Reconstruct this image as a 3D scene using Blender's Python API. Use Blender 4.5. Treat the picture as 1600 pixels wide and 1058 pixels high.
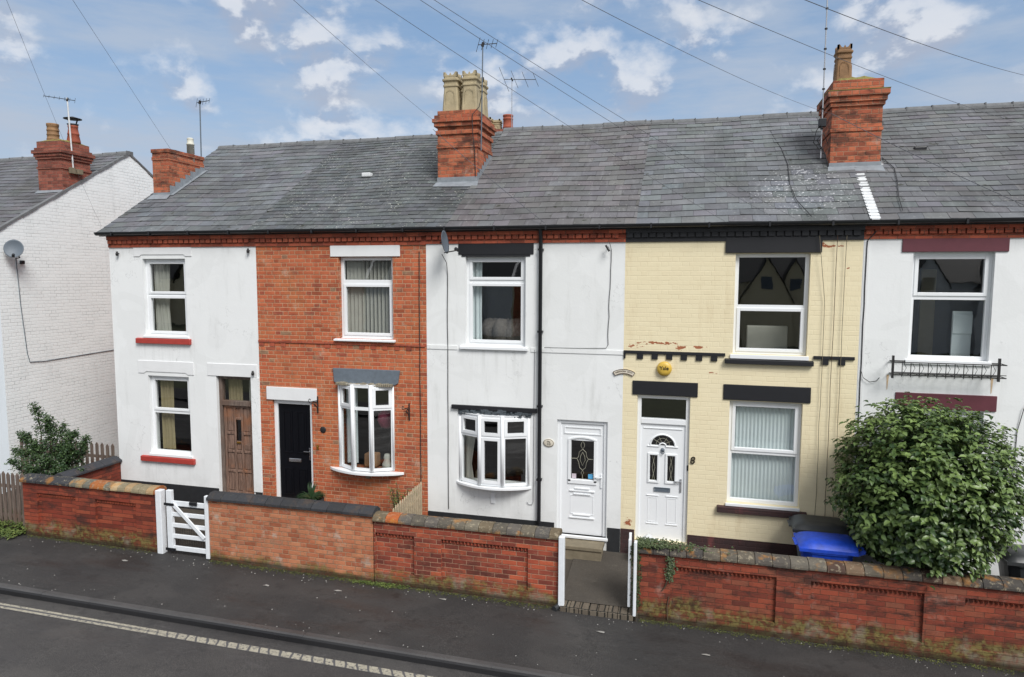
import bpy, bmesh, math, random
from mathutils import Vector, Matrix, noise
R = math.radians
S = bpy.context.scene
for o in list(bpy.data.objects): bpy.data.objects.remove(o)
COL = S.collection

# ------------------------------------------------------------------ camera
cam_d = bpy.data.cameras.new('camera'); cam = bpy.data.objects.new('camera', cam_d); COL.objects.link(cam)
cam.location = (0, -11.5, 4.85)
YAW, PITCH, ROLL = R(14.5256), R(5.1399), R(0.1931)
fw = Vector((-math.sin(YAW)*math.cos(PITCH), math.cos(YAW)*math.cos(PITCH), -math.sin(PITCH)))
rt = Vector((math.cos(YAW), math.sin(YAW), 0)); up = rt.cross(fw)
r2 = rt*math.cos(ROLL)+up*math.sin(ROLL); u2 = -rt*math.sin(ROLL)+up*math.cos(ROLL)
cam.rotation_euler = Matrix((r2, u2, -fw)).transposed().to_euler()
cam_d.sensor_width = 36; cam_d.lens = 1067/1600*36; cam_d.clip_end = 3000; cam_d.clip_start = .05
S.camera = cam
S.render.resolution_x, S.render.resolution_y = 1024, 677
S.view_settings.view_transform = 'Standard'; S.view_settings.look = 'None'
S.view_settings.gamma = 1; S.view_settings.exposure = 1.02

# ------------------------------------------------------------------ node helper
class NT:
    def __init__(s, tree): s.t = tree; s.N = tree.nodes; s.L = tree.links
    def n(s, typ, props=None, **inp):
        nd = s.N.new(typ)
        for k, v in (props or {}).items(): setattr(nd, k, v)
        for k, v in inp.items():
            key = int(k[1:]) if k[0] == 'i' and k[1:].isdigit() else k.replace('_', ' ')
            s.set(nd.inputs[key], v)
        return nd
    def set(s, sock, v):
        if isinstance(v, bpy.types.NodeSocket): s.L.new(v, sock)
        elif isinstance(v, bpy.types.Node): s.L.new(v.outputs[0], sock)
        else:
            if sock.type == 'RGBA' and len(v) == 3: v = (*v, 1)
            sock.default_value = v
    def m(s, op, a, b=0.0, c=None, clamp=False):
        nd = s.N.new('ShaderNodeMath'); nd.operation = op; nd.use_clamp = clamp
        s.set(nd.inputs[0], a); s.set(nd.inputs[1], b)
        if c is not None: s.set(nd.inputs[2], c)
        return nd.outputs[0]
    def mix(s, f, a, b, mode='MIX'):
        nd = s.N.new('ShaderNodeMix'); nd.data_type = 'RGBA'; nd.blend_type = mode
        s.set(nd.inputs[0], f); s.set(nd.inputs[6], a); s.set(nd.inputs[7], b); return nd.outputs[2]
    def noise(s, vec, scale, detail=4, rough=.55, dist=0):
        nd = s.n('ShaderNodeTexNoise', None, Vector=vec, Scale=scale, Detail=detail, Roughness=rough, Distortion=dist)
        return nd.outputs[0]
    def ramp(s, f, a, b):      # smooth step a..b -> 0..1
        nd = s.n('ShaderNodeMapRange', {'interpolation_type': 'SMOOTHSTEP'}, Value=f)
        nd.inputs[1].default_value = a; nd.inputs[2].default_value = b; return nd.outputs[0]
    def cramp(s, f, stops, interp='LINEAR'):
        nd = s.N.new('ShaderNodeValToRGB'); s.set(nd.inputs[0], f); cr = nd.color_ramp; cr.interpolation = interp
        while len(cr.elements) < len(stops): cr.elements.new(.5)
        for e, (p, c) in zip(cr.elements, stops): e.position = p; e.color = (*c, 1)
        return nd.outputs[0]
    def sep(s, v):
        nd = s.n('ShaderNodeSeparateXYZ', None, i0=v); return nd.outputs
    def comb(s, x, y, z=0.0):
        return s.n('ShaderNodeCombineXYZ', None, i0=x, i1=y, i2=z).outputs[0]
    def vm(s, op, a, b):
        nd = s.N.new('ShaderNodeVectorMath'); nd.operation = op; s.set(nd.inputs[0], a); s.set(nd.inputs[1], b); return nd.outputs[0]

def srgb(r, g, b):
    f = lambda c: (c/255/12.92 if c/255 <= .04045 else ((c/255+.055)/1.055)**2.4)
    return (f(r), f(g), f(b))

# ------------------------------------------------------------------ world and sun
SUN_EL, SUN_AZ = 47, 138       # azimuth clockwise from +Y (the street side, to the right)
w = bpy.data.worlds.new('World'); S.world = w; w.use_nodes = True
T = NT(w.node_tree); T.N.clear()
sky = T.n('ShaderNodeTexSky', {'sky_type': 'NISHITA', 'sun_disc': False, 'sun_elevation': R(SUN_EL), 'sun_rotation': R(SUN_AZ),
                               'air_density': 1.0, 'dust_density': 1.2, 'ozone_density': 1.4, 'altitude': 50})
tc = T.n('ShaderNodeTexCoord'); d = T.vm('NORMALIZE', tc.outputs['Generated'], (0, 0, 0))
dx, dy, dz = T.sep(d)
zz = T.m('MAXIMUM', dz, 0.0)
def cloudfield(dzoff):
    v = T.comb(dx, dy, T.m('MULTIPLY', T.m('ADD', zz, dzoff), 1.45))
    big = T.noise(T.vm('ADD', v, (3.4, 1.3, 7.7)), 8.2, 9, .55, .1)
    return big
c0 = cloudfield(0.0); c1 = cloudfield(0.022)
thin = T.noise(T.comb(dx, dy, T.m('MULTIPLY', zz, 5.0)), 3.1, 6, .6)
dens = T.ramp(c0, .475, .66)
dens2 = T.m('MULTIPLY', T.ramp(thin, .36, .66), .72)
lowhaze = T.m('MULTIPLY', T.m('SUBTRACT', 1.0, T.ramp(dz, .05, .34)), .42)
lit = T.ramp(T.m('SUBTRACT', c0, c1), -.035, .05)
ccol = T.mix(lit, (2.8, 3.15, 3.95), (5.6, 5.7, 5.95))
skyc = T.mix(.55, sky.outputs[0], (1.75, 2.75, 4.2))
skyc = T.mix(T.m('ADD', dens2, lowhaze, clamp=True), skyc, (3.2, 3.7, 4.5))
skyc = T.mix(T.m('MULTIPLY', dens, .74), skyc, ccol)
over = T.m('MAXIMUM', T.m('MULTIPLY', T.ramp(dz, .42, .75), .75), T.m('MULTIPLY', T.ramp(T.m('MULTIPLY', dy, -1.0), .05, .5), .7))   # unseen cloud fill added overhead and behind for softer, neutral light
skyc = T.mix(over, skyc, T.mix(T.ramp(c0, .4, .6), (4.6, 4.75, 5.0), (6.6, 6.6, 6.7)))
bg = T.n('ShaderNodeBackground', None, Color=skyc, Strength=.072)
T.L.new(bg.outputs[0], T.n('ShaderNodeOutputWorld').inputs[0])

sd = bpy.data.lights.new('sun', 'SUN'); sd.energy = 1.8; sd.angle = R(26); sd.color = (1, .975, .94)
sun = bpy.data.objects.new('sun', sd); COL.objects.link(sun)
sv = Vector((math.sin(R(SUN_AZ))*math.cos(R(SUN_EL)), math.cos(R(SUN_AZ))*math.cos(R(SUN_EL)), math.sin(R(SUN_EL))))
sun.rotation_euler = sv.to_track_quat('Z', 'Y').to_euler(); sun.location = (0, -20, 20)

# ------------------------------------------------------------------ mesh builder
class MB:
    def __init__(s): s.v = []; s.f = []; s.c = []; s.sm = []; s.uv = []
    def face(s, pts, col=(1, 1, 1), smooth=False, uv=None):
        i = len(s.v); s.v += [tuple(p) for p in pts]; s.f.append(tuple(range(i, i+len(pts)))); s.c.append(col); s.sm.append(smooth); s.uv.append(uv)
    def mesh(s, verts, faces, col=(1, 1, 1), smooth=False):
        i = len(s.v); s.v += [tuple(p) for p in verts]
        for f in faces: s.f.append(tuple(i+k for k in f)); s.c.append(col); s.sm.append(smooth); s.uv.append(None)
    def box(s, x0, x1, y0, y1, z0, z1, col=(1, 1, 1), M=None):
        v = [Vector((x, y, z)) for z in (z0, z1) for y in (y0, y1) for x in (x0, x1)]
        if M: v = [M @ p for p in v]
        s.mesh(v, [(0, 2, 3, 1), (4, 5, 7, 6), (0, 1, 5, 4), (2, 6, 7, 3), (0, 4, 6, 2), (1, 3, 7, 5)], col)
    def bar(s, a, b, w, h=None, col=(1, 1, 1), upv=(0, 0, 1)):     # rectangular bar from a to b
        a, b = Vector(a), Vector(b); d = (b-a).normalized(); u = Vector(upv)
        if abs(d.dot(u)) > .95: u = Vector((0, 1, 0))
        r = d.cross(u).normalized(); u = r.cross(d); h = h or w
        o = [(-w/2, -h/2), (w/2, -h/2), (w/2, h/2), (-w/2, h/2)]
        v = [p + r*i + u*j for p in (a, b) for i, j in o]
        s.mesh(v, [(3, 2, 1, 0), (4, 5, 6, 7), (0, 1, 5, 4), (1, 2, 6, 5), (2, 3, 7, 6), (3, 0, 4, 7)], col)
    def tube(s, pts, r, n=6, col=(1, 1, 1), cap=True, r1=None):
        pts = [Vector(p) for p in pts]; rings = []; N = len(pts)
        for i, p in enumerate(pts):
            d = (pts[min(i+1, N-1)]-pts[max(i-1, 0)]).normalized()
            u = Vector((0, 0, 1)) if abs(d.z) < .9 else Vector((0, 1, 0))
            a = d.cross(u).normalized(); b = a.cross(d); rr = r if r1 is None else r+(r1-r)*i/(N-1)
            rings.append([p+(a*math.cos(k*2*math.pi/n)+b*math.sin(k*2*math.pi/n))*rr for k in range(n)])
        vs = [q for g in rings for q in g]; fs = []
        for i in range(N-1):
            for k in range(n):
                k2 = (k+1) % n; fs.append((i*n+k, i*n+k2, (i+1)*n+k2, (i+1)*n+k))
        s.mesh(vs, fs, col, True)
        if cap:
            s.face(rings[0], col); s.face(rings[-1][::-1], col)
    def lathe(s, prof, c=(0, 0, 0), n=20, col=(1, 1, 1), sq=0, smooth=True, M=None, rot=0):   # prof [(r,z)], sq=1 -> square section
        vs = []; c = Vector(c)
        for r, z in prof:
            for k in range(n):
                a = k*2*math.pi/n+math.pi/n+rot; q = 1
                if sq: q = 1/max(abs(math.cos(a-rot)), abs(math.sin(a-rot))); q = 1+(q-1)*sq
                p = Vector((math.cos(a)*r*q, math.sin(a)*r*q, z)); p = M @ p if M else p+c
                vs.append(p)
        fs = []
        for i in range(len(prof)-1):
            for k in range(n):
                k2 = (k+1) % n; fs.append((i*n+k, i*n+k2, (i+1)*n+k2, (i+1)*n+k))
        fs.append(tuple(range(n))[::-1]); fs.append(tuple((len(prof)-1)*n+k for k in range(n)))
        s.mesh(vs, fs, col, smooth)
    def ext(s, poly, x0, x1, col=(1, 1, 1), ax='x'):      # polygon (a,b) extruded along an axis
        P = {'x': lambda t, a, b: (t, a, b), 'y': lambda t, a, b: (a, t, b), 'z': lambda t, a, b: (a, b, t)}[ax]
        n = len(poly); v = [P(x0, *p) for p in poly]+[P(x1, *p) for p in poly]
        fs = [tuple(range(n))[::-1], tuple(range(n, 2*n))]+[(k, (k+1) % n, n+(k+1) % n, n+k) for k in range(n)]
        s.mesh(v, fs, col)
    def build(s, name, mat, parent=None, bevel=0, origin=None, recalc=True):
        me = bpy.data.meshes.new(name)
        if parent is not None: off = wloc(parent)
        elif origin is not None: off = Vector(origin)
        else:
            xs = [p[0] for p in s.v]; ys = [p[1] for p in s.v]; zs = [p[2] for p in s.v]
            off = Vector(((min(xs)+max(xs))/2, (min(ys)+max(ys))/2, min(zs)))
        me.from_pydata([Vector(p)-off for p in s.v], [], s.f)
        me.uv_layers.new(name='uv'); me.color_attributes.new('col', 'FLOAT_COLOR', 'CORNER')
        UV = []; CO = []; SMO = []
        for pi, p in enumerate(me.polygons):
            nn = p.normal; ax = max(range(3), key=lambda k: abs(nn[k])); cu = s.uv[pi]; c = s.c[pi]; SMO.append(s.sm[pi])
            for j, vi in enumerate(p.vertices):
                q = s.v[vi]
                UV += cu[j] if cu else ((q[1], q[2]) if ax == 0 else (q[0], q[2]) if ax == 1 else (q[0], q[1]))
                CO += (c[0], c[1], c[2], 1)
        me.uv_layers['uv'].data.foreach_set('uv', UV)
        me.color_attributes['col'].data.foreach_set('color', CO)
        me.polygons.foreach_set('use_smooth', SMO)
        if recalc:
            bm = bmesh.new(); bm.from_mesh(me); bmesh.ops.recalc_face_normals(bm, faces=bm.faces); bm.to_mesh(me); bm.free()
        me.materials.append(mat)
        o = bpy.data.objects.new(name, me); COL.objects.link(o)
        if parent is not None: o.parent = parent
        else: o.location = off
        if bevel:
            b = o.modifiers.new('bevel', 'BEVEL'); b.width = bevel; b.segments = 2; b.limit_method = 'ANGLE'; b.angle_limit = R(40)
        return o
def wloc(o):
    v = Vector((0, 0, 0))
    while o is not None: v = v+o.location; o = o.parent
    return v
def tag(o, label=None, cat=None, group=None, kind=None):
    if label: o['label'] = label
    if cat: o['category'] = cat
    if group: o['group'] = group
    if kind: o['kind'] = kind
    return o
def thing(name, loc, label, cat, group=None):
    o = bpy.data.objects.new(name, None); COL.objects.link(o); o.location = loc; o.empty_display_size = .2
    return tag(o, label, cat, group)
def struct(o): o['kind'] = 'structure'; return o

# ------------------------------------------------------------------ materials
def mat(name):
    m = bpy.data.materials.new(name); m.use_nodes = True; t = NT(m.node_tree); t.N.clear()
    out = t.n('ShaderNodeOutputMaterial'); b = t.n('ShaderNodeBsdfPrincipled'); t.L.new(b.outputs[0], out.inputs[0])
    t.b = b; t.out = out; return m, t
def bump(t, h, strength=.5, dist=.01):
    nd = t.n('ShaderNodeBump', None, Height=h, Strength=strength, Distance=dist); t.L.new(nd.outputs[0], t.b.inputs['Normal'])
def plain(name, col, rough=.5, var=.08, scale=6, metal=0, spec=.5, bmp=0):
    m, t = mat(name); g = t.n('ShaderNodeNewGeometry'); nz = t.noise(g.outputs['Position'], scale, 5, .6)
    t.set(t.b.inputs['Base Color'], t.mix(nz, tuple(c*(1-var*2) for c in col), tuple(min(1, c*(1+var)) for c in col)))
    t.b.inputs['Roughness'].default_value = rough; t.b.inputs['Metallic'].default_value = metal; t.b.inputs['Specular IOR Level'].default_value = spec
    if bmp: bump(t, t.noise(g.outputs['Position'], 60, 4, .6), .4, bmp)
    return m
def groundz(t, pos):       # height above the sloping pavement
    x, y, z = t.sep(pos); return t.m('ADD', z, t.m('ADD', .07, t.m('MULTIPLY', .0115, t.m('ADD', x, 12.0))))

def bond(t, P, hf, h, mo, seed=0.0):
    """brick bond in metres: P pattern length, hf share of the header (0 = none); returns mortar mask 0..1, per brick random, colour random"""
    uv = t.n('ShaderNodeUVMap').outputs[0]
    wob = t.noise(uv, 1.1, 3, .5)
    u, v, _ = t.sep(uv)
    v = t.m('ADD', v, t.m('MULTIPLY', t.m('SUBTRACT', wob, .5), .02))
    vr = t.m('DIVIDE', v, h); row = t.m('FLOOR', vr); fv = t.m('SUBTRACT', vr, row)
    odd = t.m('MODULO', t.m('ABSOLUTE', row), 2.0)
    rnd = t.n('ShaderNodeTexWhiteNoise', {'noise_dimensions': '1D'}, W=t.m('ADD', row, 3.3+seed)).outputs[0]
    ur = t.m('DIVIDE', t.m('ADD', u, t.m('ADD', t.m('MULTIPLY', odd, P/2), t.m('MULTIPLY', rnd, .02))), P)
    k = t.m('FLOOR', ur); fu = t.m('SUBTRACT', ur, k)
    if hf:
        ish = t.m('GREATER_THAN', fu, 1-hf)
        lo = t.m('MULTIPLY', ish, 1-hf); wd = t.m('ADD', 1-hf, t.m('MULTIPLY', ish, hf-(1-hf)))
        fin = t.m('DIVIDE', t.m('SUBTRACT', fu, lo), wd)
        du = t.m('MULTIPLY', t.m('MINIMUM', fin, t.m('SUBTRACT', 1.0, fin)), t.m('MULTIPLY', wd, P))
        idu = t.m('ADD', t.m('MULTIPLY', k, 2.0), ish)
    else:
        du = t.m('MULTIPLY', t.m('MINIMUM', fu, t.m('SUBTRACT', 1.0, fu)), P); idu = k
    dv = t.m('MULTIPLY', t.m('MINIMUM', fv, t.m('SUBTRACT', 1.0, fv)), h)
    e = t.m('MINIMUM', du, dv)
    rag = t.m('MULTIPLY', t.m('SUBTRACT', t.noise(uv, 55, 3, .6), .5), mo*.9)
    brick = t.ramp(t.m('ADD', e, rag), mo*.35, mo*.75)     # 0 in mortar, 1 in the brick
    wn = t.n('ShaderNodeTexWhiteNoise', {'noise_dimensions': '3D'}, Vector=t.comb(idu, row, 1.7+seed))
    return uv, brick, wn.outputs[0], wn.outputs[1], row

def brickmat(name, stops, mortar, P=.335, hf=.333, h=.0762, mo=.011, moss=0, soot=.0, blotch=None, pale=0, seed=0.0, bdist=.012, spec=.25, sat=.97, val=.93):
    m, t = mat(name); uv, br, r1, rc, row = bond(t, P, hf, h, mo, seed)
    pos = t.n('ShaderNodeNewGeometry').outputs['Position']
    br0 = t.noise(t.vm('MULTIPLY', pos, (1, 1, 1.8)), 2.1, 4, .6); c = t.cramp(t.m('ADD', t.m('MULTIPLY', r1, .82), t.m('MULTIPLY', t.ramp(br0, .28, .72), .18)), stops)
    wide = t.noise(pos, .55, 3, .5, .6); c = t.mix(t.m('MULTIPLY', t.ramp(wide, .35, .7), .30), c, t.mix(.5, c, (.10, .045, .028)))
    fine = t.noise(pos, 38, 5, .65); c = t.mix(t.m('MULTIPLY', fine, .55), c, t.mix(.5, c, (.05, .02, .012)))
    big = t.noise(pos, 1.3, 4, .6)
    if blotch: c = t.mix(t.m('MULTIPLY', t.ramp(big, .45, .68), .7), c, blotch)
    mcol = t.mix(t.noise(pos, 4, 4, .6), mortar, tuple(q*.6 for q in mortar))
    c = t.mix(br, mcol, c)
    streak = t.noise(t.vm('MULTIPLY', pos, (5, 5, 1.3)), 1.7, 6, .7); c = t.mix(t.m('MULTIPLY', t.ramp(streak, .42, .72), .38), c, t.mix(.5, c, (.04, .022, .015)))
    smear = t.noise(t.vm('MULTIPLY', pos, (1.2, 1.2, 3.4)), 5, 5, .7); c = t.mix(t.m('MULTIPLY', t.ramp(smear, .54, .7), .32), c, t.mix(.5, mortar, c))
    if pale: c = t.mix(t.m('MULTIPLY', t.ramp(t.noise(pos, 2.6, 5, .7), .56, .72), pale), c, (.5, .45, .38))
    if soot:
        sm = t.ramp(t.noise(t.vm('MULTIPLY', pos, (1.4, 1.4, 3.6)), 1.6, 6, .72), .46, .66)
        c = t.mix(t.m('MULTIPLY', sm, soot), c, (.035, .026, .022))
    if moss:
        gz = groundz(t, pos); nz = t.noise(pos, 2.2, 5, .65); nf = t.noise(pos, 14, 4, .6)
        lvl = t.m('ADD', t.m('MULTIPLY', t.m('SUBTRACT', nz, .5), .55), moss)
        mk = t.ramp(t.m('SUBTRACT', lvl, gz), -.02, .14)
        mc = t.mix(t.ramp(nf, .4, .62), (.05, .048, .012), (.20, .165, .05))
        mc = t.mix(t.ramp(t.noise(pos, 3.1, 3, .5), .5, .66), mc, (.23, .2, .14))
        c = t.mix(t.m('MULTIPLY', mk, t.m('ADD', .35, t.m('MULTIPLY', t.ramp(nf, .35, .6), .55))), c, mc)
        dk = t.ramp(t.m('SUBTRACT', t.m('ADD', .05, t.m('MULTIPLY', nz, .09)), gz), -.02, .05)
        c = t.mix(t.m('MULTIPLY', dk, .75), c, (.02, .018, .012))
    c = t.n('ShaderNodeHueSaturation', None, Saturation=sat, Value=val, Color=c).outputs[0]
    t.set(t.b.inputs['Base Color'], c); t.b.inputs['Roughness'].default_value = .85; t.b.inputs['Specular IOR Level'].default_value = spec
    hgt = t.m('ADD', t.m('ADD', br, t.m('MULTIPLY', r1, .35)), t.m('MULTIPLY', fine, .35)); bump(t, hgt, .8, bdist)
    return m

M = {}
ORG = [(0, srgb(148, 79, 52)), (.14, srgb(180, 92, 60)), (.3, srgb(200, 106, 70)), (.55, srgb(206, 114, 76)), (.75, srgb(194, 100, 66)), (.88, srgb(160, 82, 62)), (.94, srgb(160, 132, 104)), (1, srgb(122, 74, 56))]
M['brick12'] = brickmat('orange house brick', ORG, srgb(214, 166, 132), blotch=srgb(186, 112, 68), pale=.4, mo=.012, soot=.15, sat=.99, val=1.0)
RED = [(0, srgb(116, 50, 36)), (.2, srgb(150, 58, 40)), (.5, srgb(178, 70, 46)), (.75, srgb(196, 86, 54)), (1, srgb(140, 72, 54))]
M['eaves'] = brickmat('red eaves brick', [(0, srgb(140, 66, 46)), (.4, srgb(180, 82, 54)), (.8, srgb(200, 98, 64)), (1, srgb(150, 84, 62))], srgb(150, 100, 80), mo=.008, soot=.35, P=.24, hf=0, sat=.95)
M['stack'] = brickmat('chimney brick', [(0, srgb(120, 62, 42)), (.25, srgb(184, 88, 50)), (.7, srgb(208, 108, 60)), (1, srgb(158, 92, 64))], srgb(186, 134, 102), mo=.011, soot=.75, pale=.4, seed=5, sat=.92, val=.95)
M['stack2'] = brickmat('dark red chimney brick', [(0, srgb(116, 54, 40)), (.5, srgb(164, 78, 54)), (1, srgb(182, 98, 70))], srgb(160, 118, 100), mo=.009, soot=.4, seed=9, sat=.88, val=.9)
M['wallred'] = brickmat('left garden wall brick', [(0, srgb(112, 46, 32)), (.4, srgb(156, 62, 40)), (.8, srgb(178, 84, 52)), (1, srgb(136, 74, 56))], srgb(120, 66, 50), P=.46, hf=.0, mo=.008, moss=.34, soot=.75, seed=2, sat=.96, val=.84)
M['wallorange'] = brickmat('orange garden wall brick', [(0, srgb(166, 92, 60)), (.3, srgb(196, 114, 76)), (.6, srgb(212, 138, 96)), (.85, srgb(200, 124, 88)), (1, srgb(186, 156, 126))], srgb(196, 156, 124), P=.34, hf=.333, mo=.010, moss=.21, pale=.65, soot=.25, seed=3)
M['wallmid'] = brickmat('middle garden wall brick', [(0, srgb(104, 52, 42)), (.3, srgb(142, 64, 48)), (.6, srgb(178, 80, 52)), (.8, srgb(200, 94, 56)), (1, srgb(124, 72, 60))], srgb(196, 146, 118), P=.236, hf=0, mo=.010, moss=.30, soot=.45, seed=4, blotch=srgb(110, 58, 46), sat=.96, val=.90)
M['walllong'] = brickmat('long garden wall brick', [(0, srgb(108, 52, 42)), (.3, srgb(152, 66, 46)), (.7, srgb(174, 80, 52)), (1, srgb(146, 90, 68))], srgb(140, 86, 66), P=.236, hf=0, mo=.008, moss=.36, soot=.8, seed=6, pale=.25, sat=.96, val=.84)
M['edging'] = brickmat('blue grey edging brick', [(0, srgb(92, 86, 76)), (1, srgb(120, 112, 98))], (.03, .03, .025), P=.115, hf=0, h=.24, mo=.018, seed=8)

def paintmat(name, col, dirt, brick=True, peel=None, streak=.35, lines=.5, crack=0, stain=None):
    m, t = mat(name); pos = t.n('ShaderNodeNewGeometry').outputs['Position']
    c = t.mix(t.noise(pos, 1.1, 5, .6), tuple(q*.93 for q in col), col)
    n2 = t.noise(t.vm('MULTIPLY', pos, (3, 3, .5)), 1.2, 6, .7); c = t.mix(t.m('MULTIPLY', t.ramp(n2, .52, .8), streak), c, dirt)
    h = t.noise(pos, 30, 5, .6)
    if stain:                                  # run-off dirt below the sills, repair patches, a few hairline cracks
        x, y, z = t.sep(pos); sn = t.noise(t.vm('MULTIPLY', pos, (9, 9, .35)), 1.0, 5, .65); mk = 0.0
        for sx, sz, sw in stain:
            a = t.m('MULTIPLY', t.ramp(t.m('ABSOLUTE', t.m('SUBTRACT', x, sx)), sw, sw*.75), t.m('MULTIPLY', t.ramp(t.m('SUBTRACT', sz, z), -.01, .03), t.ramp(t.m('SUBTRACT', sz, z), .75, .0))); mk = t.m('MAXIMUM', mk, a)
        c = t.mix(t.m('MULTIPLY', t.m('MULTIPLY', t.ramp(sn, .45, .68), mk), .34), c, dirt)
        pt = t.noise(pos, .8, 3, .4, 1.5); c = t.mix(t.m('MULTIPLY', t.ramp(pt, .53, .56), .10), c, dirt)
        lowd = t.m('MULTIPLY', t.ramp(z, 1.3, .5), t.ramp(t.noise(pos, 3, 6, .7), .4, .7)); c = t.mix(t.m('MULTIPLY', lowd, .25), c, dirt)
        ck = t.noise(pos, 1.1, 7, .6); c = t.mix(t.m('MULTIPLY', t.m('SUBTRACT', 1.0, t.ramp(t.m('ABSOLUTE', t.m('SUBTRACT', ck, .52)), 0.0, .0035)), t.m('MULTIPLY', t.ramp(t.noise(pos, .7, 2), .5, .6), .45)), c, tuple(q*.4 for q in dirt))
        h = t.m('ADD', h, t.m('MULTIPLY', t.noise(pos, 3.2, 4, .5, .8), 3.0))
    if brick:
        uv, br, r1, rc, row = bond(t, .335, .333, .0762, .010)
        patch = t.ramp(t.noise(t.vm('MULTIPLY', pos, (1, 1, 2.5)), 1.4, 5, .7), .42, .66)
        c = t.mix(t.m('MULTIPLY', t.m('SUBTRACT', 1.0, br), t.m('MULTIPLY', patch, lines)), c, dirt)
        c = t.mix(t.m('MULTIPLY', r1, .07), c, dirt)
        h = t.m('ADD', t.m('MULTIPLY', br, 1.0), t.m('ADD', t.m('MULTIPLY', h, .5), t.m('MULTIPLY', r1, .5)))
    if crack:
        n3 = t.noise(t.vm('MULTIPLY', pos, (2, 2, 6)), 3, 6, .75); c = t.mix(t.m('MULTIPLY', t.ramp(n3, .66, .72), crack), c, tuple(q*.35 for q in dirt))
    if peel:
        x, y, z = t.sep(pos); mk = 0.0
        for (px, pz, rx, rz) in peel:
            d2 = t.m('ADD', t.m('POWER', t.m('DIVIDE', t.m('SUBTRACT', x, px), rx), 2.0), t.m('POWER', t.m('DIVIDE', t.m('SUBTRACT', z, pz), rz), 2.0))
            mk = t.m('MAXIMUM', mk, t.m('SUBTRACT', 1.0, d2))
        nn = t.noise(t.vm('MULTIPLY', pos, (1, 1, 1.9)), 11, 4, .6); mask = t.ramp(t.m('SUBTRACT', t.m('MULTIPLY', t.m('MAXIMUM', mk, 0.0), .3), t.m('SUBTRACT', .72, nn)), 0.0, .02)
        c = t.mix(mask, c, t.mix(t.noise(pos, 9, 3), srgb(140, 72, 46), srgb(176, 118, 84)))
    t.set(t.b.inputs['Base Color'], c); t.b.inputs['Roughness'].default_value = .75; t.b.inputs['Specular IOR Level'].default_value = .3
    bump(t, h, .32 if peel else .55, .006 if brick else .0025); return m
M['render'] = paintmat('smooth white render', (.80, .815, .815), (.52, .53, .52), brick=False, streak=.55, stain=[(-10.2, 3.49, .75), (-10.2, 1.05, .75), (3.8, 3.36, .8), (3.8, 5.2, .7), (-8.6, .9, .6)])
M['render10'] = paintmat('white painted front', (.80, .815, .81), (.52, .53, .51), brick=False, streak=.6, stain=[(-3.3, 3.57, .7), (-3.3, 1.1, .75), (-3.3, 5.2, .6), (-1.7, .7, .6)])
M['cream'] = paintmat('cream masonry paint', srgb(233, 221, 187), srgb(180, 154, 112), streak=.4, lines=.12,
                      peel=[(-.85, 3.71, .16, .05), (-.13, 3.7, .16, .06), (-.5, 3.77, .5, .04), (.15, 3.72, .2, .04), (1.98, 5.36, .12, .05), (2.15, 5.34, .2, .03), (-.93, .68, .1, .12), (.4, 3.3, .1, .03), (2.35, 5.0, .05, .03)])
M['gable'] = paintmat('white painted gable brick', (.84, .88, .885), (.38, .41, .41), streak=.25, lines=.55, crack=.65)
M['front16'] = paintmat('pale blue white render', (.70, .75, .79), (.5, .52, .52), brick=False)
M['plinth'] = plain('black plinth paint', (.022, .024, .027), .6, .3, 9, bmp=.004)
M['plinth8'] = paintmat('worn maroon and black plinth', (.045, .028, .028), (.16, .05, .05), brick=True, streak=1.0)
M['blacklintel'] = plain('black painted stone', srgb(25, 26, 31), .55, .2, 7, bmp=.002)
M['worn'] = plain('worn black painted mortar', srgb(74, 82, 88), .8, .45, 30, bmp=.01)
M['whitelintel'] = plain('white painted stone', (.76, .77, .775), .6, .05, 5, bmp=.002)
M['greylintel'] = plain('slate grey painted lintel', srgb(104, 114, 124), .7, .22, 14, bmp=.003)
M['maroon'] = plain('maroon painted stone', srgb(96, 46, 56), .6, .12, 9, bmp=.002)
M['redsill'] = plain('red painted sill', srgb(172, 62, 54), .55, .16, 12, bmp=.002)
M['upvc'] = plain('white upvc', (.80, .82, .835), .28, .02, 3)
M['whitepaint'] = plain('white gloss painted wood', (.76, .79, .82), .35, .07, 14, bmp=.001)
M['black'] = plain('black plastic', (.014, .015, .018), .38, .2, 8)
M['blackdoor'] = plain('black door skin', (.004, .0045, .007), .4, .15, 8, spec=.2)
M['iron'] = plain('black wrought iron', (.018, .017, .018), .55, .3, 20)
M['rust'] = plain('rusty iron', (.08, .035, .02), .8, .4, 20)
M['chrome'] = plain('brushed chrome', (.62, .63, .65), .22, .05, 8, metal=1)
M['cable'] = plain('black cable sheath', (.02, .02, .022), .6, .1)
M['wire'] = plain('overhead wire sheath', (.09, .095, .11), .6, .1)
M['dish'] = plain('grey dish paint', srgb(96, 106, 116), .55, .12, 6)
M['alu'] = plain('aluminium tube', (.45, .46, .48), .4, .15, 8, metal=.6)
M['lead'] = plain('lead flashing', srgb(138, 144, 150), .5, .25, 9, bmp=.004)
M['leadwhite'] = plain('white weathered lead strip', (.68, .70, .71), .6, .2, 9)
M['mortar'] = plain('weathered mortar', srgb(150, 142, 124), .9, .35, 8, bmp=.012)
M['buffpot'] = plain('buff clay', srgb(178, 164, 132), .8, .28, 5, bmp=.004)
M['brownpot'] = plain('brown clay', srgb(146, 112, 78), .8, .36, 7, bmp=.004)
M['redpot'] = plain('red clay', srgb(160, 84, 62), .8, .25, 7, bmp=.004)
M['whitepot'] = plain('white liner flue', srgb(206, 204, 190), .7, .1, 6)
M['lichen'] = plain('lichen capping', srgb(140, 132, 70), .95, .45, 9, bmp=.012)
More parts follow.
